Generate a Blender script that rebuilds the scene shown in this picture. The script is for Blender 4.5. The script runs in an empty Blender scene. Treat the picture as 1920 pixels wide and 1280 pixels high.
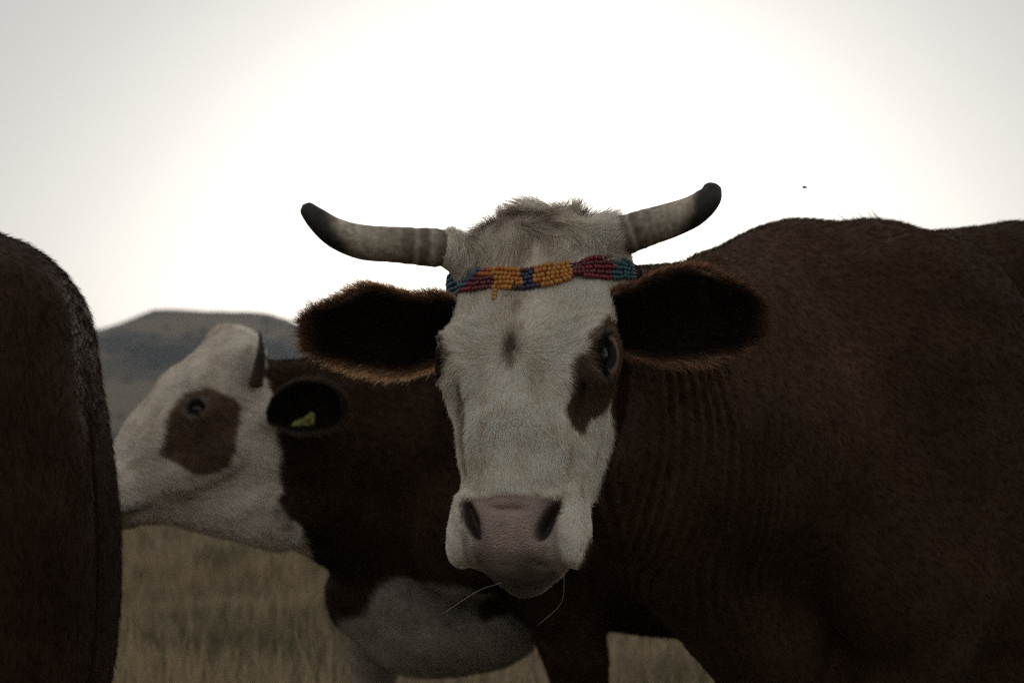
import bpy, bmesh, math, random
import numpy as np
from mathutils import Vector, Matrix

random.seed(7)
RNG = np.random.default_rng(11)
sc = bpy.context.scene
col = sc.collection

# ------------------------------------------------------------------ camera
CAM_H, PITCH, LENS = 1.0, math.radians(4.5), 50.0
FPX = LENS / 36.0 * 1920.0
cam_d = bpy.data.cameras.new("camera")
cam = bpy.data.objects.new("camera", cam_d)
col.objects.link(cam)
cam.location = (0, 0, CAM_H)
cam.rotation_euler = (math.pi / 2 + PITCH, 0, 0)
cam_d.lens = LENS
cam_d.sensor_width = 36
cam_d.clip_end = 6000
cam_d.clip_start = 0.05
cam_d.dof.use_dof = True
cam_d.dof.focus_distance = 1.88
cam_d.dof.aperture_fstop = 4.8
sc.camera = cam

# ------------------------------------------------------------------ world, sun, exposure
SUN_EL, SUN_AZ = math.radians(8.0), math.radians(1.5)     # azimuth from +Y towards +X
world = bpy.data.worlds.new("World")
sc.world = world
world.use_nodes = True
nt = world.node_tree
nt.nodes.clear()
sky = nt.nodes.new('ShaderNodeTexSky')
sky.sky_type = 'NISHITA'
sky.sun_disc = False
sky.sun_elevation = SUN_EL
sky.sun_rotation = SUN_AZ
sky.altitude = 900
sky.air_density = 1.0
sky.dust_density = 5.0
sky.ozone_density = 2.0
hsv = nt.nodes.new('ShaderNodeHueSaturation')
hsv.inputs['Saturation'].default_value = 0.33
bg = nt.nodes.new('ShaderNodeBackground')
bg.inputs['Strength'].default_value = 0.070
sky_fill = nt.nodes.new('ShaderNodeBackground')          # even light added over the whole sky to lift the shaded fronts
sky_fill.inputs['Color'].default_value = (1.0, .965, .91, 1)
sky_fill.inputs['Strength'].default_value = 0.62
adds = nt.nodes.new('ShaderNodeAddShader')
out = nt.nodes.new('ShaderNodeOutputWorld')
nt.links.new(sky.outputs[0], hsv.inputs['Color'])
nt.links.new(hsv.outputs[0], bg.inputs['Color'])
nt.links.new(bg.outputs[0], adds.inputs[0])
nt.links.new(sky_fill.outputs[0], adds.inputs[1])
nt.links.new(adds.outputs[0], out.inputs['Surface'])

sun_d = bpy.data.lights.new("sun", 'SUN')
sun_d.energy = 1.2
sun_d.angle = math.radians(6)
sun_d.color = (1.0, 0.86, 0.72)
sun = bpy.data.objects.new("sun", sun_d)
col.objects.link(sun)
sdir = Vector((math.sin(SUN_AZ) * math.cos(SUN_EL), math.cos(SUN_AZ) * math.cos(SUN_EL), math.sin(SUN_EL)))
sun.rotation_euler = sdir.to_track_quat('Z', 'Y').to_euler()
sun.location = (0, 30, 20)

vs = sc.view_settings
vs.view_transform = 'Standard'
vs.look = 'None'
vs.exposure = -0.72
vs.gamma = 1.0
vs.use_curve_mapping = False
sc.cycles.use_denoising = False
sc.cycles.max_bounces = 6
sc.cycles.diffuse_bounces = 3
sc.cycles.transparent_max_bounces = 6

# ------------------------------------------------------------------ helpers
def W(px, py, Y):
    """world point on the sight line of photo pixel (px,py) at world depth Y"""
    x = (px - 960) / FPX
    z = -(py - 640) / FPX
    c, s = math.cos(PITCH), math.sin(PITCH)
    d = np.array([x, c - z * s, s + z * c])
    return np.array([0, 0, CAM_H]) + d * (Y / d[1])

def unit(v):
    v = np.asarray(v, float)
    return v / np.linalg.norm(v)

_TAB = np.random.default_rng(3).random((64, 64, 64)).astype(np.float32)
def noise(p, scale, seed=0.0):
    q = np.asarray(p, np.float64) * scale + 100.0 + seed * 17.3
    i = np.floor(q).astype(int)
    f = q - i
    f = f * f * (3 - 2 * f)
    r = 0
    for dx in (0, 1):
        for dy in (0, 1):
            for dz in (0, 1):
                w = (f[..., 0] if dx else 1 - f[..., 0]) * (f[..., 1] if dy else 1 - f[..., 1]) * (f[..., 2] if dz else 1 - f[..., 2])
                r = r + w * _TAB[(i[..., 0] + dx) & 63, (i[..., 1] + dy) & 63, (i[..., 2] + dz) & 63]
    return r * 2 - 1

def sstep(a, b, x):
    t = np.clip((x - a) / (b - a), 0, 1)
    return t * t * (3 - 2 * t)

def mesh_obj(name, verts, faces, mat, parent=None, origin=(0, 0, 0), smooth=True, color=None):
    me = bpy.data.meshes.new(name)
    v = np.asarray(verts, np.float32) - np.asarray(origin, np.float32)
    f = None
    if isinstance(faces, np.ndarray) or len({len(a) for a in faces}) == 1:
        f = np.asarray(faces)
    if f is not None:
        n = f.shape[1]
        me.vertices.add(len(v))
        me.vertices.foreach_set('co', v.ravel())
        me.loops.add(f.size)
        me.loops.foreach_set('vertex_index', f.astype(np.int32).ravel())
        me.polygons.add(len(f))
        me.polygons.foreach_set('loop_start', np.arange(0, f.size, n, dtype=np.int32))
        me.update(calc_edges=True)
        me.validate()
    else:
        me.from_pydata([tuple(a) for a in v], [], [tuple(a) for a in faces])
        me.update()
    if color is not None:
        a = me.color_attributes.new('tint', 'FLOAT_COLOR', 'POINT')
        c = np.ones((len(v), 4), np.float32)
        color = np.asarray(color, np.float32)
        c[:, :color.shape[1]] = color
        a.data.foreach_set('color', c.ravel())
    me.polygons.foreach_set('use_smooth', np.full(len(me.polygons), smooth))
    if mat:
        me.materials.append(mat)
    o = bpy.data.objects.new(name, me)
    col.objects.link(o)
    if parent:
        o.parent = parent
    return o

def empty(name, loc):
    o = bpy.data.objects.new(name, None)
    o.empty_display_size = 0.1
    col.objects.link(o)
    o.location = loc
    return o

def tag(o, label=None, category=None, group=None, kind=None):
    if label: o['label'] = label
    if category: o['category'] = category
    if group: o['group'] = group
    if kind: o['kind'] = kind
    return o

def tube(path, radii, n=14, bump=None, squash=1.0):
    """closed tube with rounded end along a list of points; returns verts, quads/tris faces, param per vert"""
    path = [np.asarray(p, float) for p in path]
    V, F, T = [], [], []
    m = len(path)
    up = np.array([0.13, 0.31, 0.94])
    for i in range(m):
        t = unit(path[min(i + 1, m - 1)] - path[max(i - 1, 0)])
        a = unit(np.cross(t, up))
        b = np.cross(a, t)
        for k in range(n):
            an = 2 * math.pi * k / n
            r = radii[i] * (1 + (bump(i / (m - 1), an) if bump else 0))
            V.append(path[i] + a * math.cos(an) * r + b * math.sin(an) * r * squash)
            T.append(i / (m - 1))
    for i in range(m - 1):
        for k in range(n):
            k2 = (k + 1) % n
            F.append((i * n + k, (i + 1) * n + k, (i + 1) * n + k2, i * n + k2))
    V.append(path[0]); T.append(0); V.append(path[-1]); T.append(1)
    for k in range(n):
        F.append((len(V) - 2, k, (k + 1) % n))
        F.append((len(V) - 1, (m - 1) * n + (k + 1) % n, (m - 1) * n + k))
    return V, F, T

def spline(pts, n):
    """Catmull-Rom through pts"""
    p = [np.asarray(q, float) for q in pts]
    p = [2 * p[0] - p[1]] + p + [2 * p[-1] - p[-2]]
    res = []
    segs = len(p) - 3
    for i in range(n):
        u = i / (n - 1) * segs
        k = min(int(u), segs - 1)
        t = u - k
        a, b, c, d = p[k:k + 4]
        res.append(0.5 * (2 * b + (c - a) * t + (2 * a - 5 * b + 4 * c - d) * t * t + (3 * b - a - 3 * c + d) * t ** 3))
    return res

# ------------------------------------------------------------------ materials
def new_mat(name):
    m = bpy.data.materials.new(name)
    m.use_nodes = True
    n = m.node_tree
    b = n.nodes['Principled BSDF']
    return m, n, b

def simple(name, rgb, rough=0.6, spec=0.3, noise_amt=0.0, nscale=40):
    m, n, b = new_mat(name)
    b.inputs['Roughness'].default_value = rough
    b.inputs['Specular IOR Level'].default_value = spec
    if noise_amt:
        t = n.nodes.new('ShaderNodeTexNoise'); t.inputs['Scale'].default_value = nscale; t.inputs['Detail'].default_value = 4
        r = n.nodes.new('ShaderNodeMapRange'); r.inputs[3].default_value = 1 - noise_amt; r.inputs[4].default_value = 1 + noise_amt
        x = n.nodes.new('ShaderNodeVectorMath'); x.operation = 'SCALE'; x.inputs[0].default_value = rgb
        tc = n.nodes.new('ShaderNodeTexCoord')
        n.links.new(tc.outputs['Object'], t.inputs['Vector'])
        n.links.new(t.outputs['Fac'], r.inputs[0]); n.links.new(r.outputs[0], x.inputs['Scale'])
        n.links.new(x.outputs[0], b.inputs['Base Color'])
    else:
        b.inputs['Base Color'].default_value = (*rgb, 1)
    return m

def coat_mat():
    m, n, b = new_mat("cow_coat")
    L = n.links.new
    at = n.nodes.new('ShaderNodeAttribute'); at.attribute_name = 'tint'
    tc = n.nodes.new('ShaderNodeTexCoord')
    mp = n.nodes.new('ShaderNodeMapping'); mp.inputs['Scale'].default_value = (1, 1, 0.35)
    L(tc.outputs['Object'], mp.inputs['Vector'])
    n1 = n.nodes.new('ShaderNodeTexNoise'); n1.inputs['Scale'].default_value = 260; n1.inputs['Detail'].default_value = 5; n1.inputs['Roughness'].default_value = 0.7
    n2 = n.nodes.new('ShaderNodeTexNoise'); n2.inputs['Scale'].default_value = 14; n2.inputs['Detail'].default_value = 5
    L(mp.outputs[0], n1.inputs['Vector']); L(tc.outputs['Object'], n2.inputs['Vector'])
    r1 = n.nodes.new('ShaderNodeMapRange'); r1.inputs[1].default_value = .3; r1.inputs[2].default_value = .7; r1.inputs[3].default_value = .84; r1.inputs[4].default_value = 1.16
    r2 = n.nodes.new('ShaderNodeMapRange'); r2.inputs[1].default_value = .3; r2.inputs[2].default_value = .7; r2.inputs[3].default_value = .78; r2.inputs[4].default_value = 1.2
    L(n1.outputs['Fac'], r1.inputs[0]); L(n2.outputs['Fac'], r2.inputs[0])
    mu = n.nodes.new('ShaderNodeMath'); mu.operation = 'MULTIPLY'
    L(r1.outputs[0], mu.inputs[0]); L(r2.outputs[0], mu.inputs[1])
    sc_ = n.nodes.new('ShaderNodeVectorMath'); sc_.operation = 'SCALE'
    L(at.outputs['Color'], sc_.inputs[0]); L(mu.outputs[0], sc_.inputs['Scale'])
    L(sc_.outputs[0], b.inputs['Base Color'])
    bu = n.nodes.new('ShaderNodeBump'); bu.inputs['Strength'].default_value = .5; bu.inputs['Distance'].default_value = .004
    vo = n.nodes.new('ShaderNodeTexVoronoi'); vo.inputs['Scale'].default_value = 380
    L(tc.outputs['Object'], vo.inputs['Vector'])
    wm = n.nodes.new('ShaderNodeMath'); wm.operation = 'SUBTRACT'; wm.inputs[0].default_value = 1; L(at.outputs['Alpha'], wm.inputs[1])
    hm_ = n.nodes.new('ShaderNodeMix'); L(wm.outputs[0], hm_.inputs['Factor']); L(n1.outputs['Fac'], hm_.inputs['A']); L(vo.outputs['Distance'], hm_.inputs['B'])
    L(hm_.outputs['Result'], bu.inputs['Height']); L(bu.outputs[0], b.inputs['Normal'])
    rr = n.nodes.new('ShaderNodeMapRange'); rr.inputs[3].default_value = .32; rr.inputs[4].default_value = .75
    rs = n.nodes.new('ShaderNodeMapRange'); rs.inputs[3].default_value = .55; rs.inputs[4].default_value = .10
    L(at.outputs['Alpha'], rr.inputs[0]); L(at.outputs['Alpha'], rs.inputs[0])
    L(rr.outputs[0], b.inputs['Roughness']); L(rs.outputs[0], b.inputs['Specular IOR Level'])
    b.inputs['Sheen Weight'].default_value = .03
    b.inputs['Sheen Roughness'].default_value = .5
    return m

def hair_mat(name="cow_hair", through=.2):
    m = bpy.data.materials.new(name)
    m.use_nodes = True
    n = m.node_tree
    n.nodes.clear()
    L = n.links.new
    at = n.nodes.new('ShaderNodeAttribute'); at.attribute_name = 'tint'
    d = n.nodes.new('ShaderNodeBsdfDiffuse'); t = n.nodes.new('ShaderNodeBsdfTranslucent')
    mx = n.nodes.new('ShaderNodeMixShader'); mx.inputs[0].default_value = through
    o = n.nodes.new('ShaderNodeOutputMaterial')
    L(at.outputs['Color'], d.inputs['Color']); L(at.outputs['Color'], t.inputs['Color'])
    L(d.outputs[0], mx.inputs[1]); L(t.outputs[0], mx.inputs[2]); L(mx.outputs[0], o.inputs['Surface'])
    return m

def tint_mat(name, rough=.5, spec=.3, bump=None):
    m, n, b = new_mat(name)
    at = n.nodes.new('ShaderNodeAttribute'); at.attribute_name = 'tint'
    tc = n.nodes.new('ShaderNodeTexCoord')
    t = n.nodes.new('ShaderNodeTexNoise'); t.inputs['Scale'].default_value = 120; t.inputs['Detail'].default_value = 4
    r = n.nodes.new('ShaderNodeMapRange'); r.inputs[3].default_value = .8; r.inputs[4].default_value = 1.2
    x = n.nodes.new('ShaderNodeVectorMath'); x.operation = 'SCALE'
    n.links.new(tc.outputs['Object'], t.inputs['Vector'])
    n.links.new(t.outputs['Fac'], r.inputs[0]); n.links.new(r.outputs[0], x.inputs['Scale'])
    n.links.new(at.outputs['Color'], x.inputs[0])
    n.links.new(x.outputs[0], b.inputs['Base Color'])
    b.inputs['Roughness'].default_value = rough
    b.inputs['Specular IOR Level'].default_value = spec
    n3 = n.nodes.new('ShaderNodeTexNoise'); n3.inputs['Scale'].default_value = 90; n3.inputs['Detail'].default_value = 8; n3.inputs['Roughness'].default_value = .75
    n.links.new(tc.outputs['Object'], n3.inputs['Vector'])
    bu = n.nodes.new('ShaderNodeBump'); bu.inputs['Strength'].default_value = .6; bu.inputs['Distance'].default_value = .0025
    n.links.new(n3.outputs['Fac'], bu.inputs['Height']); n.links.new(bu.outputs[0], b.inputs['Normal'])
    r.inputs[3].default_value = .62; r.inputs[4].default_value = 1.32; r.inputs[1].default_value = .3; r.inputs[2].default_value = .7
    return m

M_COAT = coat_mat()
M_HAIR = hair_mat()
M_FRINGE = hair_mat('ear_fringe_hair', .62)
M_HORN = tint_mat("horn_keratin", .5, .35)
M_EYE = simple("eyeball_dark", (.008, .006, .005), .06, .6)
M_SCLERA = simple("eyeball_white", (.22, .17, .15), .15, .5)
M_HOOF = simple("hoof_horn", (.04, .035, .03), .5, .3, .2)
M_TAG = simple("tag_plastic", (.24, .23, .035), .4, .4, .1)

BROWN = np.array([.066, .036, .020])
BROWN_FACE = np.array([.15, .095, .062])
WHITE = np.array([.69, .605, .51])
PINK = np.array([.31, .22, .185])
BLACKISH = np.array([.016, .010, .007])

# ------------------------------------------------------------------ signed-distance sculpting
class Sculpt:
    """list of smooth-blended solids; meshed with surface nets on a rectilinear grid"""
    def __init__(self):
        self.ops = []

    def ell(self, c, r, R=None, k=.05, sub=False):
        c = np.asarray(c, float); r = np.asarray(r, float)
        R = np.eye(3) if R is None else np.asarray(R, float)
        def f(X, Y, Z):
            dx, dy, dz = X - c[0], Y - c[1], Z - c[2]
            q = [R[i, 0] * dx + R[i, 1] * dy + R[i, 2] * dz for i in range(3)]
            k0 = np.sqrt(sum((q[i] / r[i]) ** 2 for i in range(3)))
            k1 = np.sqrt(sum((q[i] / r[i] ** 2) ** 2 for i in range(3))) + 1e-9
            return k0 * (k0 - 1) / k1
        e = np.sqrt(((R * r[:, None]) ** 2).sum(0))
        self.ops.append((f, c - e, c + e, k, sub))

    def cone(self, a, ra, b, rb, k=.05, sub=False):
        a = np.asarray(a, float); b = np.asarray(b, float)
        ab = b - a
        L2 = float(ab @ ab)
        def f(X, Y, Z):
            dx, dy, dz = X - a[0], Y - a[1], Z - a[2]
            t = np.clip((dx * ab[0] + dy * ab[1] + dz * ab[2]) / L2, 0, 1)
            return np.sqrt((dx - t * ab[0]) ** 2 + (dy - t * ab[1]) ** 2 + (dz - t * ab[2]) ** 2) - (ra + t * (rb - ra))
        self.ops.append((f, np.minimum(a - ra, b - rb), np.maximum(a + ra, b + rb), k, sub))

    def disp(self, f, lo, hi):
        """adds f(X,Y,Z) to the field inside the box"""
        self.ops.append((f, np.asarray(lo, float), np.asarray(hi, float), None, False))

    @staticmethod
    def blend(D, d, k, sub):
        if sub:
            h = np.maximum(k - np.abs(D + d), 0) / k
            return np.maximum(D, -d) + h * h * k * .25
        h = np.maximum(k - np.abs(D - d), 0) / k
        return np.minimum(D, d) - h * h * k * .25

    def at(self, P):
        X, Y, Z = P[:, 0], P[:, 1], P[:, 2]
        D = np.ones(len(P))
        for f, lo, hi, k, sub in self.ops:
            if k is None:
                m = (X > lo[0]) & (X < hi[0]) & (Y > lo[1]) & (Y < hi[1]) & (Z > lo[2]) & (Z < hi[2])
                D = np.where(m, D + f(X, Y, Z), D)
            else:
                D = self.blend(D, f(X, Y, Z), k, sub)
        return D

    def mesh(self, ax, ay, az):
        D = np.full((len(ax), len(ay), len(az)), .5, np.float32)
        A = (ax, ay, az)
        for f, lo, hi, k, sub in self.ops:
            mg = 0 if k is None else k + .035
            s = [slice(max(int(np.searchsorted(A[i], lo[i] - mg)) , 0), int(np.searchsorted(A[i], hi[i] + mg))) for i in range(3)]
            if any(q.stop <= q.start for q in s): continue
            X = ax[s[0]][:, None, None].astype(np.float32); Y = ay[s[1]][None, :, None].astype(np.float32); Z = az[s[2]][None, None, :].astype(np.float32)
            sub_D = D[s[0], s[1], s[2]]
            d = f(X, Y, Z)
            D[s[0], s[1], s[2]] = sub_D + d if k is None else self.blend(sub_D, d, k, sub)
        return nets(D, ax, ay, az)

def nets(D, ax, ay, az):
    I = D < 0
    nx, ny, nz = D.shape
    c = [I[dx:nx - 1 + dx, dy:ny - 1 + dy, dz:nz - 1 + dz] for dx in (0, 1) for dy in (0, 1) for dz in (0, 1)]
    allv = c[0].copy(); anyv = c[0].copy()
    for q in c[1:]:
        allv &= q; anyv |= q
    act = anyv & ~allv
    idx = np.argwhere(act)
    ids = np.full(act.shape, -1, np.int64)
    ids[act] = np.arange(len(idx))
    i, j, k = idx.T
    S = np.zeros((len(idx), 3)); N = np.zeros(len(idx))
    corners = [(a, b, e) for a in (0, 1) for b in (0, 1) for e in (0, 1)]
    vals = {q: D[i + q[0], j + q[1], k + q[2]].astype(float) for q in corners}
    pos = {q: np.stack([ax[i + q[0]], ay[j + q[1]], az[k + q[2]]], 1) for q in corners}
    for q in corners:
        for d in range(3):
            if q[d] == 0:
                w = list(q); w[d] = 1; w = tuple(w)
                a, b = vals[q], vals[w]
                m = (a < 0) != (b < 0)
                t = np.where(m, a / np.where(m, a - b, 1), 0)
                S += np.where(m[:, None], pos[q] + (pos[w] - pos[q]) * t[:, None], 0)
                N += m
    V = S / N[:, None]
    F = []
    for d in range(3):
        o = [(1, 2), (2, 0), (0, 1)][d]
        s0 = [slice(None)] * 3; s1 = [slice(None)] * 3
        s0[d] = slice(0, -1); s1[d] = slice(1, None)
        a, b = I[tuple(s0)], I[tuple(s1)]
        ch = np.argwhere(a != b)
        ch = ch[(ch[:, o[0]] > 0) & (ch[:, o[1]] > 0) & (ch[:, o[0]] < D.shape[o[0]] - 1) & (ch[:, o[1]] < D.shape[o[1]] - 1)]
        inside = a[tuple(ch.T)]
        e1 = np.zeros(3, int); e1[o[0]] = 1
        e2 = np.zeros(3, int); e2[o[1]] = 1
        g = lambda q: ids[tuple(q.T)]
        quad = np.stack([g(ch - e1 - e2), g(ch - e2), g(ch), g(ch - e1)], 1)
        quad[~inside] = quad[~inside][:, ::-1]
        F.append(quad)
    F = np.concatenate(F)
    F = F[(F >= 0).all(1)]
    return V, F

def axis(lo, hi, flo, fhi, fine, coarse):
    """grid line positions: fine inside flo..fhi, growing to coarse outside"""
    pts = list(np.arange(flo, fhi, fine))
    x, h = pts[-1], fine
    while x < hi:
        h = min(h * 1.12, coarse); x += h; pts.append(x)
    x, h = pts[0], fine
    while x > lo:
        h = min(h * 1.12, coarse); x -= h; pts.insert(0, x)
    return np.array(pts)

class Frame:
    """local frame: point = O + s*S + n*N + t*L (rows of R are the axes)"""
    def __init__(self, O, S, N, L, scale=1.0):
        self.O = np.asarray(O, float); self.R = np.array([S, N, L], float); self.k = scale; self.boss = True; self.eye = (.089, -.012, 0.0); self.out = (.78, .62); self.slit = 0.0; self.iris = .78; self.lid = (.0098, .0225)
    def p(self, s, n, t):
        return self.O + self.k * (s * self.R[0] + n * self.R[1] + t * self.R[2])
    def loc(self, P):
        return ((np.asarray(P) - self.O) @ self.R.T) / self.k
    def rot(self, axis_i, ang):
        c, s = math.cos(ang), math.sin(ang)
        m = {0: [[1, 0, 0], [0, c, s], [0, -s, c]], 1: [[c, 0, s], [0, 1, 0], [-s, 0, c]], 2: [[c, s, 0], [-s, c, 0], [0, 0, 1]]}[axis_i]
        return np.array(m) @ self.R

def head_ops(sk, F, detail=True):
    q = F.k
    E = lambda c, r, R=None, k=.04, sub=False: sk.ell(F.p(*c), np.array(r) * q, F.R if R is None else R, k * q, sub)
    C = lambda a, ra, b, rb, k=.04: sk.cone(F.p(*a), ra * q, F.p(*b), rb * q, k * q)
    E((0, -.075, -.07), (.108, .085, .12), k=.03)                 # skull
    E((0, -.035, -.045), (.102, .05, .13), k=.03)                 # forehead plate
    E((0, -.066, -.152), (.112, .056, .056), k=.03)
    E((0, -.060, -.168), (.075, .050, .050), k=.03)               # poll
    for s in (-1, 1):
        if F.boss: C((s * .06, -.07, -.140), .036, (s * .100, -.078, -.140), .028, k=.03)   # horn boss
        E((s * .09, F.eye[1] - .013, F.eye[2] - .005), (.030, .036, .046), k=.03)     # brow and eye mound
        E((s * .060, -.115, .050), (.034, .075, .085), k=.05)      # cheek muscle
        C((s * .052, -.165, .03), .033, (s * .030, -.105, .21), .024, k=.05)  # jaw bone
        C((s * .066, -.05, .055), .022, (s * .05, -.05, .17), .020, k=.04)   # facial crest
    C((0, -.045, .0), .066, (0, -.038, .10), .056, k=.05)         # nasal bridge
    C((0, -.038, .10), .056, (0, -.036, .20), .047, k=.04)
    E((0, -.075, .14), (.062, .055, .10), k=.04)
    E((0, -.05, .222), (.068, .05, .052), k=.03)                  # muzzle block
    E((0, -.036, .226), (.060, .044, .047), k=.02)                # nose pad
    for s in (-1, 1):
        E((s * (.067 if s > 0 else .069), -.058, .214), (.021, .044, .047), F.rot(1, -s * .24), k=.026)   # hanging upper lip
        E((s * .056, -.024, .204), (.018, .026, .030), F.rot(1, s * .5), k=.016)   # nostril wing
    E((0, -.068, .234), (.058, .042, .028), k=.018)                # lower lip / chin
    E((0, -.10, .235), (.045, .035, .05), k=.03)
    if detail:
        for s in (-1, 1):
            Rn = F.rot(1, s * .45)
            E((s * .049, .000, .213), (.0078, .03, .031), Rn, k=.010, sub=True)      # nostril opening
            # eye: lid mound, then the opening
            ax = unit(s * F.out[0] * F.R[0] + F.out[1] * F.R[1])            # outward
            tl = unit(F.R[2] - .22 * s * F.R[0] + F.slit * F.R[1])                  # along the lids
            tl = unit(tl - ax * (tl @ ax))
            sd = np.cross(ax, tl)
            Re = np.array([ax, sd, tl])
            c = F.p(s * F.eye[0], F.eye[1], F.eye[2])
            sk.ell(c + ax * .012 * q, np.array([.014, .023, .034]) * q, Re, .018 * q)
            sk.ell(c + ax * .026 * q, np.array([.020, *F.lid]) * q, Re, .007 * q, True)
            # tear groove below the inner corner
            sk.ell(F.p(s * .079, -.006, .052), np.array([.004, .010, .03]) * q, F.rot(1, s * .18), .012 * q, True)
        # mouth slit and muzzle fold
        E((0, .010, .203), (.028, .006, .0020), k=.006, sub=True)
        E((0, -.030, .263), (.05, .014, .0016), k=.008, sub=True)
        # skin creases over the brows
        def crease(X, Y, Z):
            P = np.stack(np.broadcast_arrays(X, Y, Z), -1)
            l = F.loc(P)
            s, n, t = l[..., 0], l[..., 1], l[..., 2]
            m = np.exp(-((np.abs(s) - .085) / .03) ** 2 - ((t + .035) / .035) ** 2)
            m2 = np.exp(-((np.abs(s) - .07) / .022) ** 2 - ((t - .12) / .07) ** 2)
            v = .0018 * m * np.sin(t * 420 + np.abs(s) * 160) + .0022 * m2 * np.sin(np.abs(s) * 330 + t * 40)
            v = v + .0022 * noise(l, 26) + .0011 * noise(l, 70)
            return v.astype(np.float32)
        pts = np.array([F.p(a, b, c) for a in (-.16, .16) for b in (-.2, .06) for c in (-.22, .34)])
        sk.disp(crease, pts.min(0), pts.max(0))

def body_ops(sk, B, legs=None, brisket=(.66, .10), back=0.0, pin=0.0):
    """B = Frame with S = left, N = up, L = forward, origin on the ground below the chest. Points are (left, up, fwd)."""
    q = B.k
    E = lambda c, r, R=None, k=.08: sk.ell(B.p(*c), np.array(r) * q, B.R if R is None else R, k * q)
    C = lambda a, ra, b, rb, k=.08: sk.cone(B.p(*a), ra * q, B.p(*b), rb * q, k * q)
    E((0, .93, -.72), (.34, .38, .62))
    E((0, .86, -.85), (.31, .30, .50))
    E((0, .92, -.12), (.24, .38, .34))
    C((0, 1.22, .02), .12, (0, 1.27, -.35), .11)
    C((0, 1.27 - back, -.35), .10, (0, 1.26 - back, -1.1), .12)
    E((0, 1.08, -1.28), (.25, .27, .34))
    C((0, 1.25, -1.2), .11, (0, 1.22 - pin, -1.58 + pin), .06)
    E((0, brisket[0], brisket[1]), (.12, .20, .17))
    for s in (-1, 1):
        E((s * .19, .98, -.12), (.09, .33, .20), B.rot(0, .25), .07)
        E((s * .21, .78, .0), (.08, .15, .14), k=.06)
        C((s * .20, 1.26, -1.12), .055, (s * .17, 1.2, -1.2), .07, .08)
        C((s * .10, 1.2 - pin, -1.58), .05, (s * .11, 1.1, -1.45), .10, .08)
        E((s * .17, .86, -1.35), (.12, .34, .23), B.rot(0, -.15), .07)
    legs = legs or {}
    for s in (-1, 1):
        f = legs.get(('f', s), [(.16, .75, -.06, .12), (.155, .44, -.02, .066), (.15, .40, -.02, .058), (.15, .13, -.04, .036), (.15, .04, -.01, .05)])
        h = legs.get(('h', s), [(.17, .75, -1.38, .14), (.165, .52, -1.50, .068), (.16, .48, -1.53, .058), (.16, .14, -1.47, .038), (.16, .04, -1.43, .052)])
        for pts in (f, h):
            for a, b in zip(pts[:-1], pts[1:]):
                C((s * a[0], a[1], a[2]), a[3], (s * b[0], b[1], b[2]), b[3], .03)

def verts_normals(me):
    n = np.empty(len(me.vertices) * 3, np.float32)
    me.vertex_normals.foreach_get('vector', n)
    return n.reshape(-1, 3)

def hair_object(name, P0, dirs, lens, tints, parent, origin, radius=.00028, bend=None, npts=4):
    """curves object: P0 roots, dirs initial unit directions, bend = second direction the tip leans to"""
    n = len(P0)
    cu = bpy.data.hair_curves.new(name)
    cu.add_curves([npts] * n)
    u = np.linspace(0, 1, npts)[None, :, None]
    d = dirs[:, None, :] * lens[:, None, None] * u
    if bend is not None:
        d = d + bend[:, None, :] * lens[:, None, None] * u ** 2
    pos = (P0 - np.asarray(origin))[:, None, :] + d
    cu.position_data.foreach_set('vector', pos.astype(np.float32).ravel()) if hasattr(cu, 'position_data') else cu.attributes['position'].data.foreach_set('vector', pos.astype(np.float32).ravel())
    ra = cu.attributes.get('radius') or cu.attributes.new('radius', 'FLOAT', 'POINT')
    rr = (radius * (1 - .75 * np.linspace(0, 1, npts)))[None, :].repeat(n, 0).astype(np.float32)
    ra.data.foreach_set('value', rr.ravel())
    tints = np.clip(tints * (1 + .55 * sstep(.2, .5, np.mean(tints, 1)))[:, None], 0, .92)   # pale hair colour raised to make up for light lost between strands
    ta = cu.attributes.new('tint', 'FLOAT_COLOR', 'CURVE')
    c = np.ones((n, 4), np.float32); c[:, :3] = tints
    ta.data.foreach_set('color', c.ravel())
    cu.materials.append(M_FRINGE if name == 'ear_fringe' else M_HAIR)
    o = bpy.data.objects.new(name, cu)
    col.objects.link(o)
    o.parent = parent
    o['kind'] = 'stuff'
    return o

def sample_surface(V, F, count, weight=None):
    """random points on the quads, with smooth normals"""
    a, b, c, d = (V[F[:, i]] for i in range(4))
    fn = np.cross(c - a, d - b)
    area = np.linalg.norm(fn, axis=1) * .5
    fn = fn / (2 * area[:, None] + 1e-12)
    VN = np.zeros_like(V)
    for i in range(4):
        np.add.at(VN, F[:, i], fn * area[:, None])
    VN /= np.linalg.norm(VN, axis=1)[:, None] + 1e-12
    w = area.copy()
    if weight is not None:
        w *= weight((a + c) * .5, fn)
    tot = w.sum()
    pick = RNG.choice(len(F), count, p=w / tot)
    u, v = RNG.random((2, count))
    W4 = np.stack([(1 - u) * (1 - v), u * (1 - v), u * v, (1 - u) * v], 1)
    P = sum(V[F[pick, i]] * W4[:, i:i + 1] for i in range(4))
    N = sum(VN[F[pick, i]] * W4[:, i:i + 1] for i in range(4))
    N /= np.linalg.norm(N, axis=1)[:, None] + 1e-9
    return P, N

def tangent(dirs, N):
    t = dirs - N * (dirs * N).sum(1)[:, None]
    return t / (np.linalg.norm(t, axis=1)[:, None] + 1e-6)

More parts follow.
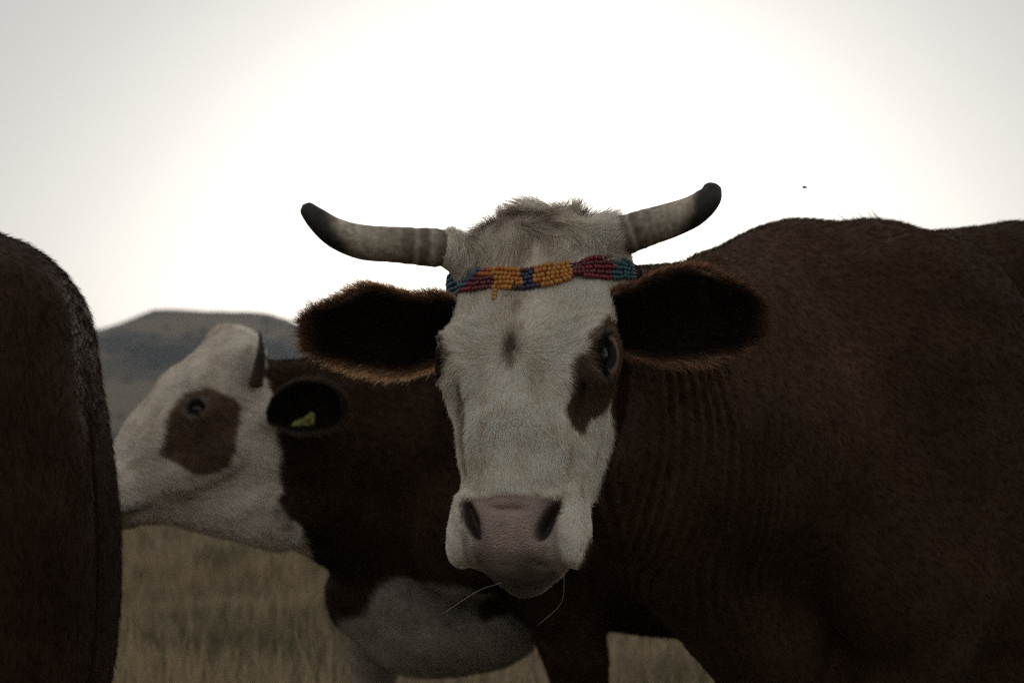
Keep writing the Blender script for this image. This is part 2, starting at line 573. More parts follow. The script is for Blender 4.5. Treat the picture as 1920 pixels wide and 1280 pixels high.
def seg_in_poly(x, y, poly):
    """signed distance to a closed polygon, negative inside"""
    poly = np.asarray(poly, float)
    d = np.full(x.shape, 1e9); ins = np.zeros(x.shape, bool)
    n = len(poly)
    for i in range(n):
        a, b = poly[i], poly[(i + 1) % n]
        e = b - a
        t = np.clip(((x - a[0]) * e[0] + (y - a[1]) * e[1]) / (e @ e), 0, 1)
        d = np.minimum(d, np.hypot(x - a[0] - t * e[0], y - a[1] - t * e[1]))
        cr = ((a[1] > y) != (b[1] > y)) & (x < (b[0] - a[0]) * (y - a[1]) / (b[1] - a[1] + 1e-12) + a[0])
        ins ^= cr
    return np.where(ins, -d, d)

def mix(a, b, t):
    return a * (1 - t[:, None]) + b * t[:, None]

def hoof(parent, P, origin, fwd, lat, name='hoof'):
    V, F = [], []
    for s in (-1, 1):
        b0 = len(V)
        c = P + lat * s * .026
        for z, sc_, sh in ((.0, 1.0, .012), (.035, .88, .004), (.075, .68, -.006)):
            for k in range(10):
                an = 2 * math.pi * k / 10
                V.append(c + fwd * (math.cos(an) * .058 * sc_ + sh) + lat * math.sin(an) * .024 * sc_ + np.array([0, 0, z]))
        for r in range(2):
            for k in range(10):
                F.append((b0 + r * 10 + k, b0 + r * 10 + (k + 1) % 10, b0 + (r + 1) * 10 + (k + 1) % 10, b0 + (r + 1) * 10 + k))
        F.append(tuple(b0 + k for k in range(9, -1, -1)))
        F.append(tuple(b0 + 20 + k for k in range(10)))
    return mesh_obj(name, V, F, M_HOOF, parent, origin)

def horn(parent, origin, pts, radii, col_fn, flat=1.0):
    path = spline(pts, 46)
    rr = np.interp(np.linspace(0, 1, 46), np.linspace(0, 1, len(radii)), radii)
    e = np.linspace(0, 1, 46)
    rr = rr * np.sqrt(np.clip(1 - ((e - .95) / .0505).clip(0, 1) ** 2, .02, 1))
    bump = lambda u, a: (.035 * math.sin(u * 95 + .5 * math.sin(a)) + .02 * math.sin(u * 41 + 1)) * max(0, 1 - u / .5)
    V, F, T = tube(path, rr, 20, bump)
    V = np.array(V); T = np.array(T)
    c = col_fn(T, V)
    return mesh_obj('horn', V, F, M_HORN, parent, origin, color=c)

def horn_tint(low_dir):
    """brown rough base with pale rings, cream middle, black tip that runs further back underneath"""
    def f(T, V):
        n = noise(V, 60)
        u = T + .03 * n
        base = np.array([.17, .125, .09]); cream = np.array([.50, .43, .33]); black = np.array([.028, .022, .02])
        c = mix(np.tile(base, (len(T), 1)), np.tile(cream, (len(T), 1)), sstep(.22, .5, u))
        ring = np.exp(-((T - .17) / .012) ** 2) + .8 * np.exp(-((T - .24) / .010) ** 2) + .4 * np.exp(-((T - .33) / .012) ** 2)
        c = mix(c, np.tile(np.array([.66, .60, .50]), (len(T), 1)), np.clip(ring * .85 + .0, 0, 1))
        streak = .5 + .5 * np.sin(T * 150 + 4 * noise(V, 30))
        c = c * (1 - .22 * streak * (T < .55))[:, None]
        side = V @ low_dir
        side = (side - np.interp(T, np.linspace(0, 1, 12), [np.median(side[(T > a - .06) & (T < a + .06)]) for a in np.linspace(0, 1, 12)])) / .02
        c = mix(c, np.tile(black, (len(T), 1)), sstep(.56, .73, T + .13 * np.clip(side, -1, 1) + .03 * n))
        return c
    return f

def ear(parent, origin, top, bot, cup, label=None, thick=.006, inner=BLACKISH, outer=BROWN, rimc=(.30, .17, .11), fringe=2600, flen=.018, ycurve=None, seed=0, tufts=0):
    """leaf-shaped cupped ear between an upper and a lower edge curve (world points), opening towards the front"""
    nu, nv = 30, 15
    T = np.array(spline(top, nu)); Bm = np.array(spline(bot, nu))
    view = unit((T + Bm).mean(0) / 2 - np.array([0, 0, 1.0]))
    V, tint = [], []
    back = unit(np.asarray(cup))
    for layer in (0, 1):
        for i in range(nu):
            w = np.linalg.norm(T[i] - Bm[i])
            for j in range(nv):
                v = j / (nv - 1)
                p = T[i] * (1 - v) + Bm[i] * v
                prof = math.sin(math.pi * v)
                p = p + back * (w * .22 * prof ** .8 * (1 - .2 * i / nu))
                if layer: p = p + back * (thick * prof ** .35)
                V.append(p)
                edge = min(v, 1 - v, .5 * (1 - i / (nu - 1)) + .0)
                tint.append((inner + (np.array(rimc) * .5 - inner) * max(0, 1 - edge / .09) ** 1.5) if not layer else outer)  # warm paler rim: glow of the backlight put into the colour
    V = np.array(V); tint = np.array(tint)
    V = V + .0016 * noise(V, 45, seed)[:, None]
    F = []
    o = nu * nv
    for i in range(nu - 1):
        for j in range(nv - 1):
            a = i * nv + j
            F.append((a, a + 1, a + nv + 1, a + nv))
            F.append((o + a, o + a + nv, o + a + nv + 1, o + a + 1))
    for i in range(nu - 1):
        F.append((i * nv, (i + 1) * nv, o + (i + 1) * nv, o + i * nv))
        a = i * nv + nv - 1
        F.append((a, o + a, o + a + nv, a + nv))
    for j in range(nv - 1):
        a = (nu - 1) * nv + j
        F.append((a, a + 1, o + a + 1, o + a))
    e = mesh_obj('ear', V, F, M_COAT, parent, origin, color=tint)
    e.data.update()
    if label: e['label'] = label
    # fringe hair along the rim and the tip, its backlit glow put into the colour
    n = fringe
    u = RNG.random(n) ** .9
    side = RNG.random(n) < .5
    Ti = np.stack([np.interp(u * (nu - 1), np.arange(nu), T[:, k]) for k in range(3)], 1)
    Bi = np.stack([np.interp(u * (nu - 1), np.arange(nu), Bm[:, k]) for k in range(3)], 1)
    inset = np.abs(RNG.normal(0, .06, n)).clip(0, .25)
    P = np.where(side[:, None], Ti + (Bi - Ti) * inset[:, None], Bi + (Ti - Bi) * inset[:, None])
    wdt = np.linalg.norm(Ti - Bi, axis=1)
    P = P + back * (wdt * .22 * np.sin(np.pi * inset) ** .8)[:, None]
    dm = np.where(side[:, None], Ti - Bi, Bi - Ti)
    dm /= np.linalg.norm(dm, axis=1)[:, None] + 1e-6
    axis_ = unit((T[-1] + Bm[-1]) / 2 - (T[0] + Bm[0]) / 2)
    D = dm * (.8 - .35 * u)[:, None] + axis_ * (.25 + .75 * u)[:, None] - back * .15 + RNG.normal(0, .16, (n, 3))
    D /= np.linalg.norm(D, axis=1)[:, None]
    ln = flen * RNG.uniform(.5, 1.15, n) * (1 - 1.5 * inset)
    tc = np.array(rimc) * RNG.uniform(.6, 1.35, n)[:, None]
    hair_object('ear_fringe', P, D, ln, tc, e, origin, .00032, bend=axis_[None, :] * .35 + RNG.normal(0, .1, (n, 3)))
    # dark hair filling the inside
    n = fringe * 3
    u = RNG.random(n) ** .85; v = RNG.uniform(.02, .98, n)
    Ti = np.stack([np.interp(u * (nu - 1), np.arange(nu), T[:, k]) for k in range(3)], 1)
    Bi = np.stack([np.interp(u * (nu - 1), np.arange(nu), Bm[:, k]) for k in range(3)], 1)
    wdt = np.linalg.norm(Ti - Bi, axis=1)
    P = Ti * (1 - v)[:, None] + Bi * v[:, None] + back * (wdt * .22 * np.sin(np.pi * v) ** .8 - .001)[:, None]
    D = unit(axis_) * .75 - back * .35 + (Ti - Bi) / wdt[:, None] * ((.5 - v) * 1.2)[:, None] + RNG.normal(0, .15, (n, 3))
    D /= np.linalg.norm(D, axis=1)[:, None]
    em = np.minimum(np.minimum(v, 1 - v) * 2, (1 - u) * 1.4).clip(0, 1)
    tc = inner * RNG.uniform(.5, 2.0, n)[:, None] + np.array(rimc) * .45 * (np.clip(1 - em / .28, 0, 1) ** 1.5 * RNG.uniform(.3, 1.2, n))[:, None]  # hairs near the rim take the same painted glow
    hair_object('ear_hair', P, D, RNG.uniform(.009, .026, n), tc, e, origin, .00032, bend=RNG.normal(0, .25, (n, 3)))
    return e

def eyeball(parent, origin, F, s, label=None):
    q = F.k
    ax = unit(s * F.out[0] * F.R[0] + F.out[1] * F.R[1])
    c = F.p(s * F.eye[0], F.eye[1], F.eye[2]) + ax * .006 * q
    R = .0195 * q
    tl = unit(F.R[2] - ax * (F.R[2] @ ax)); sd = np.cross(ax, tl)
    def ball(rad, bulge, off, nr=14, ns=22, lim=math.pi):
        V, Fc = [c + ax * (rad + off)], []
        for i in range(1, nr + 1):
            th = lim * i / nr
            for k in range(ns):
                a = 2 * math.pi * k / ns
                V.append(c + ax * (rad * math.cos(th) + off) + (tl * math.cos(a) * 1.05 + sd * math.sin(a)) * rad * math.sin(th))
        for k in range(ns):
            Fc.append((0, 1 + k, 1 + (k + 1) % ns))
        for i in range(nr - 1):
            for k in range(ns):
                Fc.append((1 + i * ns + k, 1 + (i + 1) * ns + k, 1 + (i + 1) * ns + (k + 1) % ns, 1 + i * ns + (k + 1) % ns))
        return V, Fc
    V, Fc = ball(R, 0, 0)
    e = mesh_obj('eye', V, Fc, M_SCLERA, parent, origin)
    V, Fc = ball(R * .985, 0, .0012 * q, 10, 22, F.iris)
    mesh_obj('iris', V, Fc, M_EYE, e, origin)
    return e

# coat colour of a head in its local frame ------------------------------------
def head_tint(F, P, patch_fn, neck_t, poll_brown=False):
    l = F.loc(P)
    s, n, t = l[:, 0], l[:, 1], l[:, 2]
    k = len(P)
    c = np.tile(WHITE, (k, 1)) * (1 + .10 * noise(l, 22) + .08 * noise(l, 60, 1))[:, None]
    # old stains and speckles in the white hair
    st = sstep(.25, .8, noise(l * [1, 1, .6], 30, 4)) * .34 + sstep(.62, .85, noise(l, 110, 5)) * .4 + sstep(.86, .97, 1 - np.abs(noise(l * [1, 1, .45], 26, 15))) * .16
    c = mix(c, np.tile(np.array([.26, .22, .18]), (k, 1)), st)
    wh = np.exp(-((s + .006) / .006) ** 2 - ((t - .002) / .013) ** 2)                   # whorl on the forehead
    wh = wh + .35 * np.exp(-((s + .004) / .007) ** 2 - ((t + .055) / .035) ** 2)
    c = mix(c, np.tile(np.array([.09, .07, .06]), (k, 1)), np.clip(wh, 0, .85))
    crest = np.exp(-((np.abs(s) - .074 + .10 * (t - .05)) / .0045) ** 2) * sstep(.04, .08, t) * sstep(.19, .13, t)  # shade of the cheek crease put into the colour, stronger on one side
    c = mix(c, np.tile(np.array([.10, .08, .065]), (k, 1)), np.clip(crest * (.55 + .4 * noise(l, 40, 16)), 0, .8) * np.where(s < 0, 1, .45))
    # bare pink nose
    pad = np.maximum(np.abs(s) - (.0585 - .010 * np.clip((t - .198) / .06, 0, 1)), np.maximum(.183 - t, -(n + .09))) + .003 * noise(l, 60, 2)
    pk = np.where(t > .165, sstep(.007, -.007, pad), 0)
    pk_n = 1 - .35 * sstep(.1, .7, noise(l, 40, 7)) - .50 * sstep(.248, .280, t)
    c = mix(c, PINK * pk_n[:, None], pk)
    under = sstep(.245, .285, t + .006 * noise(l, 40, 14)) * sstep(.062, .050, np.abs(s))
    c = mix(c, np.tile(np.array([.22, .185, .15]), (k, 1)), np.clip(under, 0, 1) * .85)
    side = np.exp(-((np.abs(s) - .057) / .006) ** 2) * sstep(.195, .21, t) * sstep(.275, .25, t)  # shadow line between nose pad and hanging lips, put into the colour
    c = mix(c, np.tile(np.array([.07, .05, .045]), (k, 1)), side * .55)
    # dark nostril skin
    a_ = np.abs(s) - .050; b_ = t - .212
    nd = np.sqrt(((a_ * .9 + b_ * .435) / .0098) ** 2 + ((b_ * .9 - a_ * .435) / .030) ** 2)
    c = mix(c, np.tile(np.array([.05, .033, .03]), (k, 1)), sstep(1.25, .75, nd) * (n > -.045) * .9)
    ec = np.stack([np.abs(s) - F.eye[0] - .80 * .016, n - F.eye[1] - .6 * .016, t - F.eye[2]], 1)
    lid = np.sqrt((ec[:, 0] ** 2 + ec[:, 1] ** 2) / .024 ** 2 + (ec[:, 2] / .029) ** 2)
    lidm = sstep(1.18, .82, lid + .12 * noise(l, 45, 12))
    c = mix(c, np.tile(np.array([.022, .015, .012]), (k, 1)), np.clip(lidm * 1.1, 0, 1))
    tear = np.exp(-((np.abs(s) - .080) / .006) ** 2 - ((t - .06) / .035) ** 2)
    c = mix(c, np.tile(np.array([.12, .095, .08]), (k, 1)), np.clip(tear * .55, 0, 1))
    pm = patch_fn(s, n, t, l)
    br = np.tile(BROWN_FACE, (k, 1)) * (1 + .2 * noise(l, 30, 9))[:, None]
    c = mix(c, br, pm * (1 - lidm))
    return c, l


def to_px(P):
    P = np.atleast_2d(P) - np.array([0, 0, CAM_H])
    c, s = math.cos(PITCH), math.sin(PITCH)
    d = P[:, 1] * c + P[:, 2] * s
    z = -P[:, 1] * s + P[:, 2] * c
    return np.stack([960 + FPX * P[:, 0] / d, 640 - FPX * z / d], 1)

def on_surface(sk, origin, direction, maxd=6.0, start=0.0):
    """first hit of a ray with the sculpt"""
    d = unit(direction)
    t = start
    for _ in range(160):
        v = float(sk.at((np.asarray(origin) + d * t)[None])[0])
        if v < .0006: break
        t += max(v * .7, .001)
        if t > maxd: return None
    return np.asarray(origin) + d * t

def out_of(sk, c, d, far=.4):
    return on_surface(sk, np.asarray(c) + unit(d) * far, -unit(d), far * 1.2)

def patch_poly(sk, F, px_list, Y0):
    """pixel outline of a coat patch measured onto the head, as (wrapped angle, length) coordinates"""
    res = []
    cam0 = np.array([0, 0, CAM_H])
    for px, py in px_list:
        h = on_surface(sk, cam0, W(px, py, 2.0) - cam0, Y0 + 1.0, Y0 - .6)
        if h is None: continue
        l = F.loc(h)
        res.append((math.atan2(l[0], l[1] + .14) * .12, l[2]))
    return np.array(res)

# ================================================================== setting: ground, hill
def ground_mat():
    m, n, b = new_mat("dry_field")
    L = n.links.new
    tc = n.nodes.new('ShaderNodeTexCoord')
    a = n.nodes.new('ShaderNodeTexNoise'); a.inputs['Scale'].default_value = .35; a.inputs['Detail'].default_value = 6
    c = n.nodes.new('ShaderNodeTexNoise'); c.inputs['Scale'].default_value = 9; c.inputs['Detail'].default_value = 6
    L(tc.outputs['Object'], a.inputs['Vector']); L(tc.outputs['Object'], c.inputs['Vector'])
    r1 = n.nodes.new('ShaderNodeValToRGB'); r1.color_ramp.elements[0].position = .38; r1.color_ramp.elements[1].position = .62
    r1.color_ramp.elements[0].color = (.060, .050, .032, 1); r1.color_ramp.elements[1].color = (.16, .12, .075, 1)
    r2 = n.nodes.new('ShaderNodeMapRange'); r2.inputs[3].default_value = .5; r2.inputs[4].default_value = 1.5
    s = n.nodes.new('ShaderNodeVectorMath'); s.operation = 'SCALE'
    L(a.outputs['Fac'], r1.inputs[0]); L(c.outputs['Fac'], r2.inputs[0]); L(r1.outputs[0], s.inputs[0]); L(r2.outputs[0], s.inputs['Scale'])
    L(s.outputs[0], b.inputs['Base Color'])
    b.inputs['Roughness'].default_value = .95; b.inputs['Specular IOR Level'].default_value = .1
    return m

def ground_z(x, y):
    d = np.hypot(x, y)
    p = np.stack([x, y, np.zeros_like(x)], -1)
    return .05 * noise(p, .35, 2) * sstep(4, 9, d) + .6 * noise(p, .03, 3) * sstep(25, 90, d)

nr, na = 90, 120
rad = np.concatenate([[0], np.geomspace(1.2, 1500, nr - 1)])
V = []
for r in rad:
    for k in range(na):
        an = 2 * math.pi * k / na
        V.append((r * math.cos(an), r * math.sin(an), 0))
V = np.array(V)
V[:, 2] = ground_z(V[:, 0], V[:, 1])
F = [(i * na + k, (i + 1) * na + k, (i + 1) * na + (k + 1) % na, i * na + (k + 1) % na) for i in range(nr - 1) for k in range(na)]
tag(mesh_obj('ground', V, np.array(F), ground_mat()), kind='structure')

def hill_mat():
    m, n, b = new_mat("hill_scrub")
    L = n.links.new
    tc = n.nodes.new('ShaderNodeTexCoord')
    mp = n.nodes.new('ShaderNodeMapping'); mp.inputs['Scale'].default_value = (.010, .010, .045)
    L(tc.outputs['Object'], mp.inputs['Vector'])
    a = n.nodes.new('ShaderNodeTexNoise'); a.inputs['Scale'].default_value = 1.0; a.inputs['Detail'].default_value = 8; a.inputs['Roughness'].default_value = .62
    L(mp.outputs[0], a.inputs['Vector'])
    r = n.nodes.new('ShaderNodeValToRGB')
    r.color_ramp.elements[0].position = .44; r.color_ramp.elements[1].position = .57
    r.color_ramp.elements[0].color = (.020, .028, .032, 1); r.color_ramp.elements[1].color = (.17, .135, .09, 1)
    L(a.outputs['Fac'], r.inputs[0])
    L(r.outputs[0], b.inputs['Base Color'])
    b.inputs['Roughness'].default_value = .95; b.inputs['Specular IOR Level'].default_value = .05
    return m

# mesa: ridge heights read along the skyline, 900 m away, running into lower shoulders either side
HD = 900.0
prof_px = [(-1500, 800), (-900, 770), (-300, 715), (0, 672), (165, 645), (300, 622), (375, 592), (420, 590), (540, 598), (575, 618), (640, 650), (760, 700), (900, 745), (1200, 785), (1700, 800), (2400, 790), (3200, 810)]
hx = [W(p[0], p[1], HD)[0] for p in prof_px]; hz = [W(p[0], p[1], HD)[2] for p in prof_px]
nxh, nyh = 300, 70
xs = np.linspace(hx[0], hx[-1], nxh)
V = []
for j in range(nyh):
    u = j / (nyh - 1)
    for x in xs:
        top = np.interp(x, hx, hz)
        y = HD - 420 + 840 * u
        g = math.sin(math.pi * min(u * 1.0, 1)) ** 1.25
        V.append((x, y, top * g - 3 * (1 - g)))
V = np.array(V)
g = np.clip(V[:, 2] / 40, 0, 1)
V[:, 2] += g * (5 * noise(V * [1, 1, 0], .012, 5) + 2.2 * noise(V * [1, 1, 0], .05, 6)) * np.clip(np.abs(V[:, 1] - HD) / 60, 0, 1)
F = [(j * nxh + i, j * nxh + i + 1, (j + 1) * nxh + i + 1, (j + 1) * nxh + i) for j in range(nyh - 1) for i in range(nxh - 1)]
tag(mesh_obj('hill', V, np.array(F), hill_mat()), kind='structure')
# scrub bushes dotted over the near slope
ico_v, ico_f = [], []
ph = (1 + 5 ** .5) / 2
base = [(-1, ph, 0), (1, ph, 0), (-1, -ph, 0), (1, -ph, 0), (0, -1, ph), (0, 1, ph), (0, -1, -ph), (0, 1, -ph), (ph, 0, -1), (ph, 0, 1), (-ph, 0, -1), (-ph, 0, 1)]
basef = [(0, 11, 5), (0, 5, 1), (0, 1, 7), (0, 7, 10), (0, 10, 11), (1, 5, 9), (5, 11, 4), (11, 10, 2), (10, 7, 6), (7, 1, 8), (3, 9, 4), (3, 4, 2), (3, 2, 6), (3, 6, 8), (3, 8, 9), (4, 9, 5), (2, 4, 11), (6, 2, 10), (8, 6, 7), (9, 8, 1)]
base = np.array(base) / 1.9
hv = V.reshape(nyh, nxh, 3)
BV, BF = [], []
n_b = 2600
for _ in range(n_b):
    j = RNG.integers(2, nyh // 2); i = RNG.integers(0, nxh - 1)
    p = hv[j, i] * .5 + hv[min(j + 1, nyh - 1), i + 1] * .5
    if noise(np.array([p * [1, 1, 0]]), .02, 8)[0] < -.05 or p[2] < 3 or j > nyh * .40: continue
    s = RNG.uniform(.6, 1.7)
    o = len(BV) * 12
    BV.append(base * [s * 1.6, s * 1.6, s] * RNG.uniform(.8, 1.2, (12, 1)) + p + [0, 0, s * .4])
    BF.append(np.array(basef) + o)
BV = np.concatenate(BV); BF = np.concatenate(BF)
tag(mesh_obj('scrub', BV, BF, simple("scrub_leaves", (.030, .040, .032), .9, .1, .3, .3)), 'dark low scrub spread over the slope of the flat topped hill', 'scrub', kind='stuff')

# ================================================================== haze, thin even evening air
bm = bmesh.new()
bmesh.ops.create_cube(bm, size=1.0)
for v in bm.verts:
    v.co = Vector((v.co.x * 3400, v.co.y * 3400, -3 + (v.co.z + .5) * 120))
hme = bpy.data.meshes.new('haze'); bm.to_mesh(hme); bm.free()
hm = bpy.data.materials.new('haze_air'); hm.use_nodes = True
hm.node_tree.nodes.clear()
pv = hm.node_tree.nodes.new('ShaderNodeVolumePrincipled'); pv.inputs['Density'].default_value = .00030; pv.inputs['Color'].default_value = (.86, .92, 1, 1)
ho = hm.node_tree.nodes.new('ShaderNodeOutputMaterial')
hm.node_tree.links.new(pv.outputs[0], ho.inputs['Volume'])
hme.materials.append(hm)
haze = bpy.data.objects.new('haze', hme); col.objects.link(haze)
tag(haze, 'thin pale evening haze lying over the field and the hill', 'haze', kind='stuff')

# ================================================================== grass
def grass():
    parts_v, parts_f, parts_c = [], [], []
    off = 0
    for (n, y0, y1, hmin, hmax, wd, half) in ((95000, 2.6, 13, .07, .24, .0022, .46), (100000, 11, 34, .09, .26, .0042, .44), (30000, 30, 90, .12, .32, .014, .42)):
        y = y0 + (y1 - y0) * RNG.random(n) ** .85
        x = (RNG.random(n) * 2 - 1) * half * y
        x -= .02 * y
        p2 = np.stack([x, y, x * 0], 1)
        keep = RNG.random(n) < np.clip(.72 + .55 * noise(p2, 1.2, 4) + .3 * noise(p2, .3, 5), .5, 1)
        x, y = x[keep], y[keep]; p2 = p2[keep]; m = len(x)
        z = ground_z(x, y)
        h = RNG.uniform(hmin, hmax, m) * (1 + .5 * noise(p2, .8, 6)) * np.where(RNG.random(m) < .12, 1.45, .8)
        an = RNG.uniform(0, 2 * math.pi, m)
        lean = h * RNG.uniform(.08, .5, m)
        la = RNG.uniform(0, 2 * math.pi, m)
        w = wd * RNG.uniform(.6, 1.5, m)
        dx, dy = np.cos(an) * w, np.sin(an) * w
        lx, ly = np.cos(la) * lean, np.sin(la) * lean
        v = np.empty((m, 5, 3))
        v[:, 0] = np.stack([x - dx, y - dy, z - .01], 1); v[:, 1] = np.stack([x + dx, y + dy, z - .01], 1)
        v[:, 2] = np.stack([x - dx * .7 + lx * .3, y - dy * .7 + ly * .3, z + h * .55], 1)
        v[:, 3] = np.stack([x + dx * .7 + lx * .3, y + dy * .7 + ly * .3, z + h * .55], 1)
        v[:, 4] = np.stack([x + lx, y + ly, z + h], 1)
        q = np.arange(m)[:, None] * 5 + off
        f = np.concatenate([q + [0, 1, 3], q + [0, 3, 2], q + [2, 3, 4]])
        g = np.clip(.55 + .7 * noise(p2, 1.9, 9) + RNG.normal(0, .28, m), 0, 1)
        c = np.where((g > .46)[:, None], np.array([.40, .315, .20]), np.array([.11, .105, .062])) * RNG.uniform(.6, 1.3, m)[:, None]
        parts_v.append(v.reshape(-1, 3)); parts_f.append(f); parts_c.append(np.repeat(c, 5, 0))
        off += m * 5
    m, nn, b = new_mat("dry_grass")
    at = nn.nodes.new('ShaderNodeAttribute'); at.attribute_name = 'tint'
    nn.links.new(at.outputs['Color'], b.inputs['Base Color'])
    b.inputs['Roughness'].default_value = .8; b.inputs['Specular IOR Level'].default_value = .15
    tr = nn.nodes.new('ShaderNodeBsdfTranslucent'); mx = nn.nodes.new('ShaderNodeMixShader'); mx.inputs[0].default_value = .45
    nn.links.new(at.outputs['Color'], tr.inputs['Color']); nn.links.new(b.outputs[0], mx.inputs[1]); nn.links.new(tr.outputs[0], mx.inputs[2])
    nn.links.new(mx.outputs[0], nn.nodes['Material Output'].inputs['Surface'])
    o = mesh_obj('grass', np.concatenate(parts_v), np.concatenate(parts_f), m, smooth=False, color=np.concatenate(parts_c))
    tag(o, 'dry straw coloured and green pasture grass growing over the field', 'grass', kind='stuff')
grass()

# ================================================================== the horned cow that looks at the camera
def frame_from(O, S, L, viewer=None, k=1.0):
    L = unit(L)
    S = np.asarray(S, float); S = unit(S - L * (S @ L))
    N = np.cross(S, L)
    if viewer is not None and N @ viewer < 0: N = -N
    return Frame(O, S, N, L, k)

HF = frame_from(W(978, 668, 1.85), (.957, -.26, .045), (-.075, -.30, -.95), np.array([0, -1, .3]), 1.02)
BF_ = Frame((.60, 2.62, 0), (.24, -.97, 0), (0, 0, 1), (-.97, -.24, 0), 1.04)
BF_.R[0] = unit(BF_.R[0]); BF_.R[2] = unit(BF_.R[2])

def neck_main(sk):
    sk.cone(HF.p(0, -.13, -.075), .095, BF_.p(0, 1.17, .06), .15, .07)
    sk.cone(HF.p(0, -.17, .0), .10, BF_.p(0, .98, .05), .25, .07)
    sk.cone(HF.p(0, -.21, .06), .06, BF_.p(0, .84, .08), .17, .08)
    sk.cone(HF.p(0, -.22, .09), .02, BF_.p(0, .66, .12), .05, .07)

skA = Sculpt()
body_ops(skA, BF_, brisket=(.58, .06), back=.016)
skA.ell(BF_.p(0, .62, -.5), (.26, .26, .45), BF_.R, .1)
skA.cone(BF_.p(.02, 1.22, .12), .12, BF_.p(.03, 1.265, -.04), .10, .10)
skA.ell(BF_.p(.16, 1.05, -.10), (.095, .30, .23), BF_.R, .04)
skA.cone(W(1330, 540, 2.45), .055, W(1485, 522, 2.56), .085, .09)
skA.cone(W(1162, 985, 2.28), .050, W(1425, 1205, 2.48), .10, .06)
neck_main(skA)
def folds(X, Y, Z):
    X, Y, Z = np.broadcast_arrays(X, Y, Z)
    P = np.stack([X, Y, Z], -1)
    u = X * 1.0 + .10 * Z + .15 * Y
    w = noise(P, 5, 3)
    m = sstep(.12, .20, X) * sstep(.48, .34, X) * sstep(.62, .80, Z) * sstep(1.26, 1.12, Z) * sstep(2.62, 2.45, Y)
    a = .0058 * sstep(-.6, .5, noise(P * [2, 1, .45], 11, 8))
    v = m * a * (1 - 2 * np.abs(np.sin((u + .040 * w + .012 * noise(P * [1, 1, .30], 15, 5)) * math.pi / .021)) ** .7) + m * .004 * noise(P, 12, 4)
    return v.astype(np.float32)
skA.disp(folds, (.10, 1.9, .6), (.70, 2.62, 1.32))
def muscles(X, Y, Z):
    X, Y, Z = np.broadcast_arrays(X, Y, Z)
    P = np.stack([X, Y, Z], -1)
    return (sstep(.45, .7, X) * (.014 * noise(P * [1, 1, .6], 4.2, 6) + .006 * noise(P, 11, 7))).astype(np.float32)
skA.disp(muscles, (.4, 1.9, .45), (2.4, 3.1, 1.5))
head_ops(skA, HF)
hy = 1.93
skA.cone(HF.p(-.06, -.08, -.145), .028, W(838, 467, hy), .0245, .025)
skA.cone(HF.p(.06, -.08, -.145), .028, W(1142, 452, hy - .015), .0255, .025)

axx = axis(-.42, 2.75, -.16, .50, .0045, .018)
ayy = axis(1.5, 3.3, 1.66, 2.44, .0052, .018)
azz = axis(-.03, 1.62, .76, 1.40, .0045, .018)
VA, FA = skA.mesh(axx, ayy, azz)
print('main cow', len(VA), len(FA))

polyA = patch_poly(skA, HF, [(1143, 598), (1128, 606), (1108, 622), (1095, 645), (1074, 668), (1064, 700), (1060, 750), (1068, 785), (1086, 805), (1100, 800), (1107, 775), (1118, 778), (1128, 768), (1138, 752), (1146, 738)], 1.86)
polyA = np.vstack([polyA, [(.36, .034), (.36, -.05)]])

def dewlap_light(P):
    return 0
def tintA(P):
    def patch(s, n, t, l):
        a = np.arctan2(s, n + .14) * .12
        d = seg_in_poly(a + .004 * noise(l, 60, 3), t + .004 * noise(l, 60, 4), polyA)
        return sstep(.003, -.003, d)
    c, l = head_tint(HF, P, patch, 0)
    s, n, t = l[:, 0], l[:, 1], l[:, 2]
    j = .010 * noise(l, 30, 6)
    lim = -.075 - .085 * sstep(.0, .08, t) - .06 * sstep(.13, .2, t)
    brown = np.tile(BROWN, (len(P), 1)) * (1 + .42 * noise(P * [1.4, 1, .7], 4.5, 2) + .15 * noise(P, 16, 3))[:, None]
    m = np.maximum(sstep(.008, -.008, n - lim + j), sstep(.225, .24, -t - .01))
    m = np.maximum(m, sstep(-.004, .004, s * .957 - .3 * n + .5 * j - .128 + .155 * (t - .05)) * (s > .03) * (t > -.02))
    m = np.maximum(m, sstep(.33, .36, np.linalg.norm(P - HF.p(0, -.05, .06), axis=1)))
    # dark reddish hair on top of the poll, image-left half
    pb = np.exp(-((s + .035) / .035) ** 2) * sstep(-.185, -.2, t + .2 * j)
    c = mix(c, np.tile(np.array([.12, .06, .04]), (len(P), 1)), np.clip(pb, 0, 1) * .8)
    return mix(c, brown, m)
TA = tintA(VA)
rootA = empty('cow', (BF_.O[0], BF_.O[1], 0))
tag(rootA, 'brown cow with white face, two curved horns and a beaded headband, staring at the camera', 'cow', 'herd of brown and white cattle')
OA = np.array(rootA.location)
_l = HF.loc(VA)
wet = sstep(.064, .052, np.abs(_l[:, 0])) * sstep(.175, .190, _l[:, 2]) * (_l[:, 1] > -.10) * sstep(.285, .26, _l[:, 2])
bodyA = mesh_obj('body', VA, FA, M_COAT, rootA, OA, color=np.column_stack([TA, 1 - wet]))

def band_width(phi):
    return np.interp(phi, [-2, -1.25, -.95, -.6, -.3, 0, .28, .55, .68, .85, 1.2, 1.35, 2], [.4, 1.2, 1.3, 1.05, 1.1, 1.0, 1.15, .95, .62, 1.0, 1.15, .8, .3])
def band_sag(phi):
    return np.interp(phi, [-3.1, -2, -1.5, -1.1, -.7, 0, .5, .9, 1.2, 1.6, 2.2, 3.1], [-.03, -.034, -.034, -.026, -.011, .0, -.012, -.028, -.038, -.046, -.046, -.03])

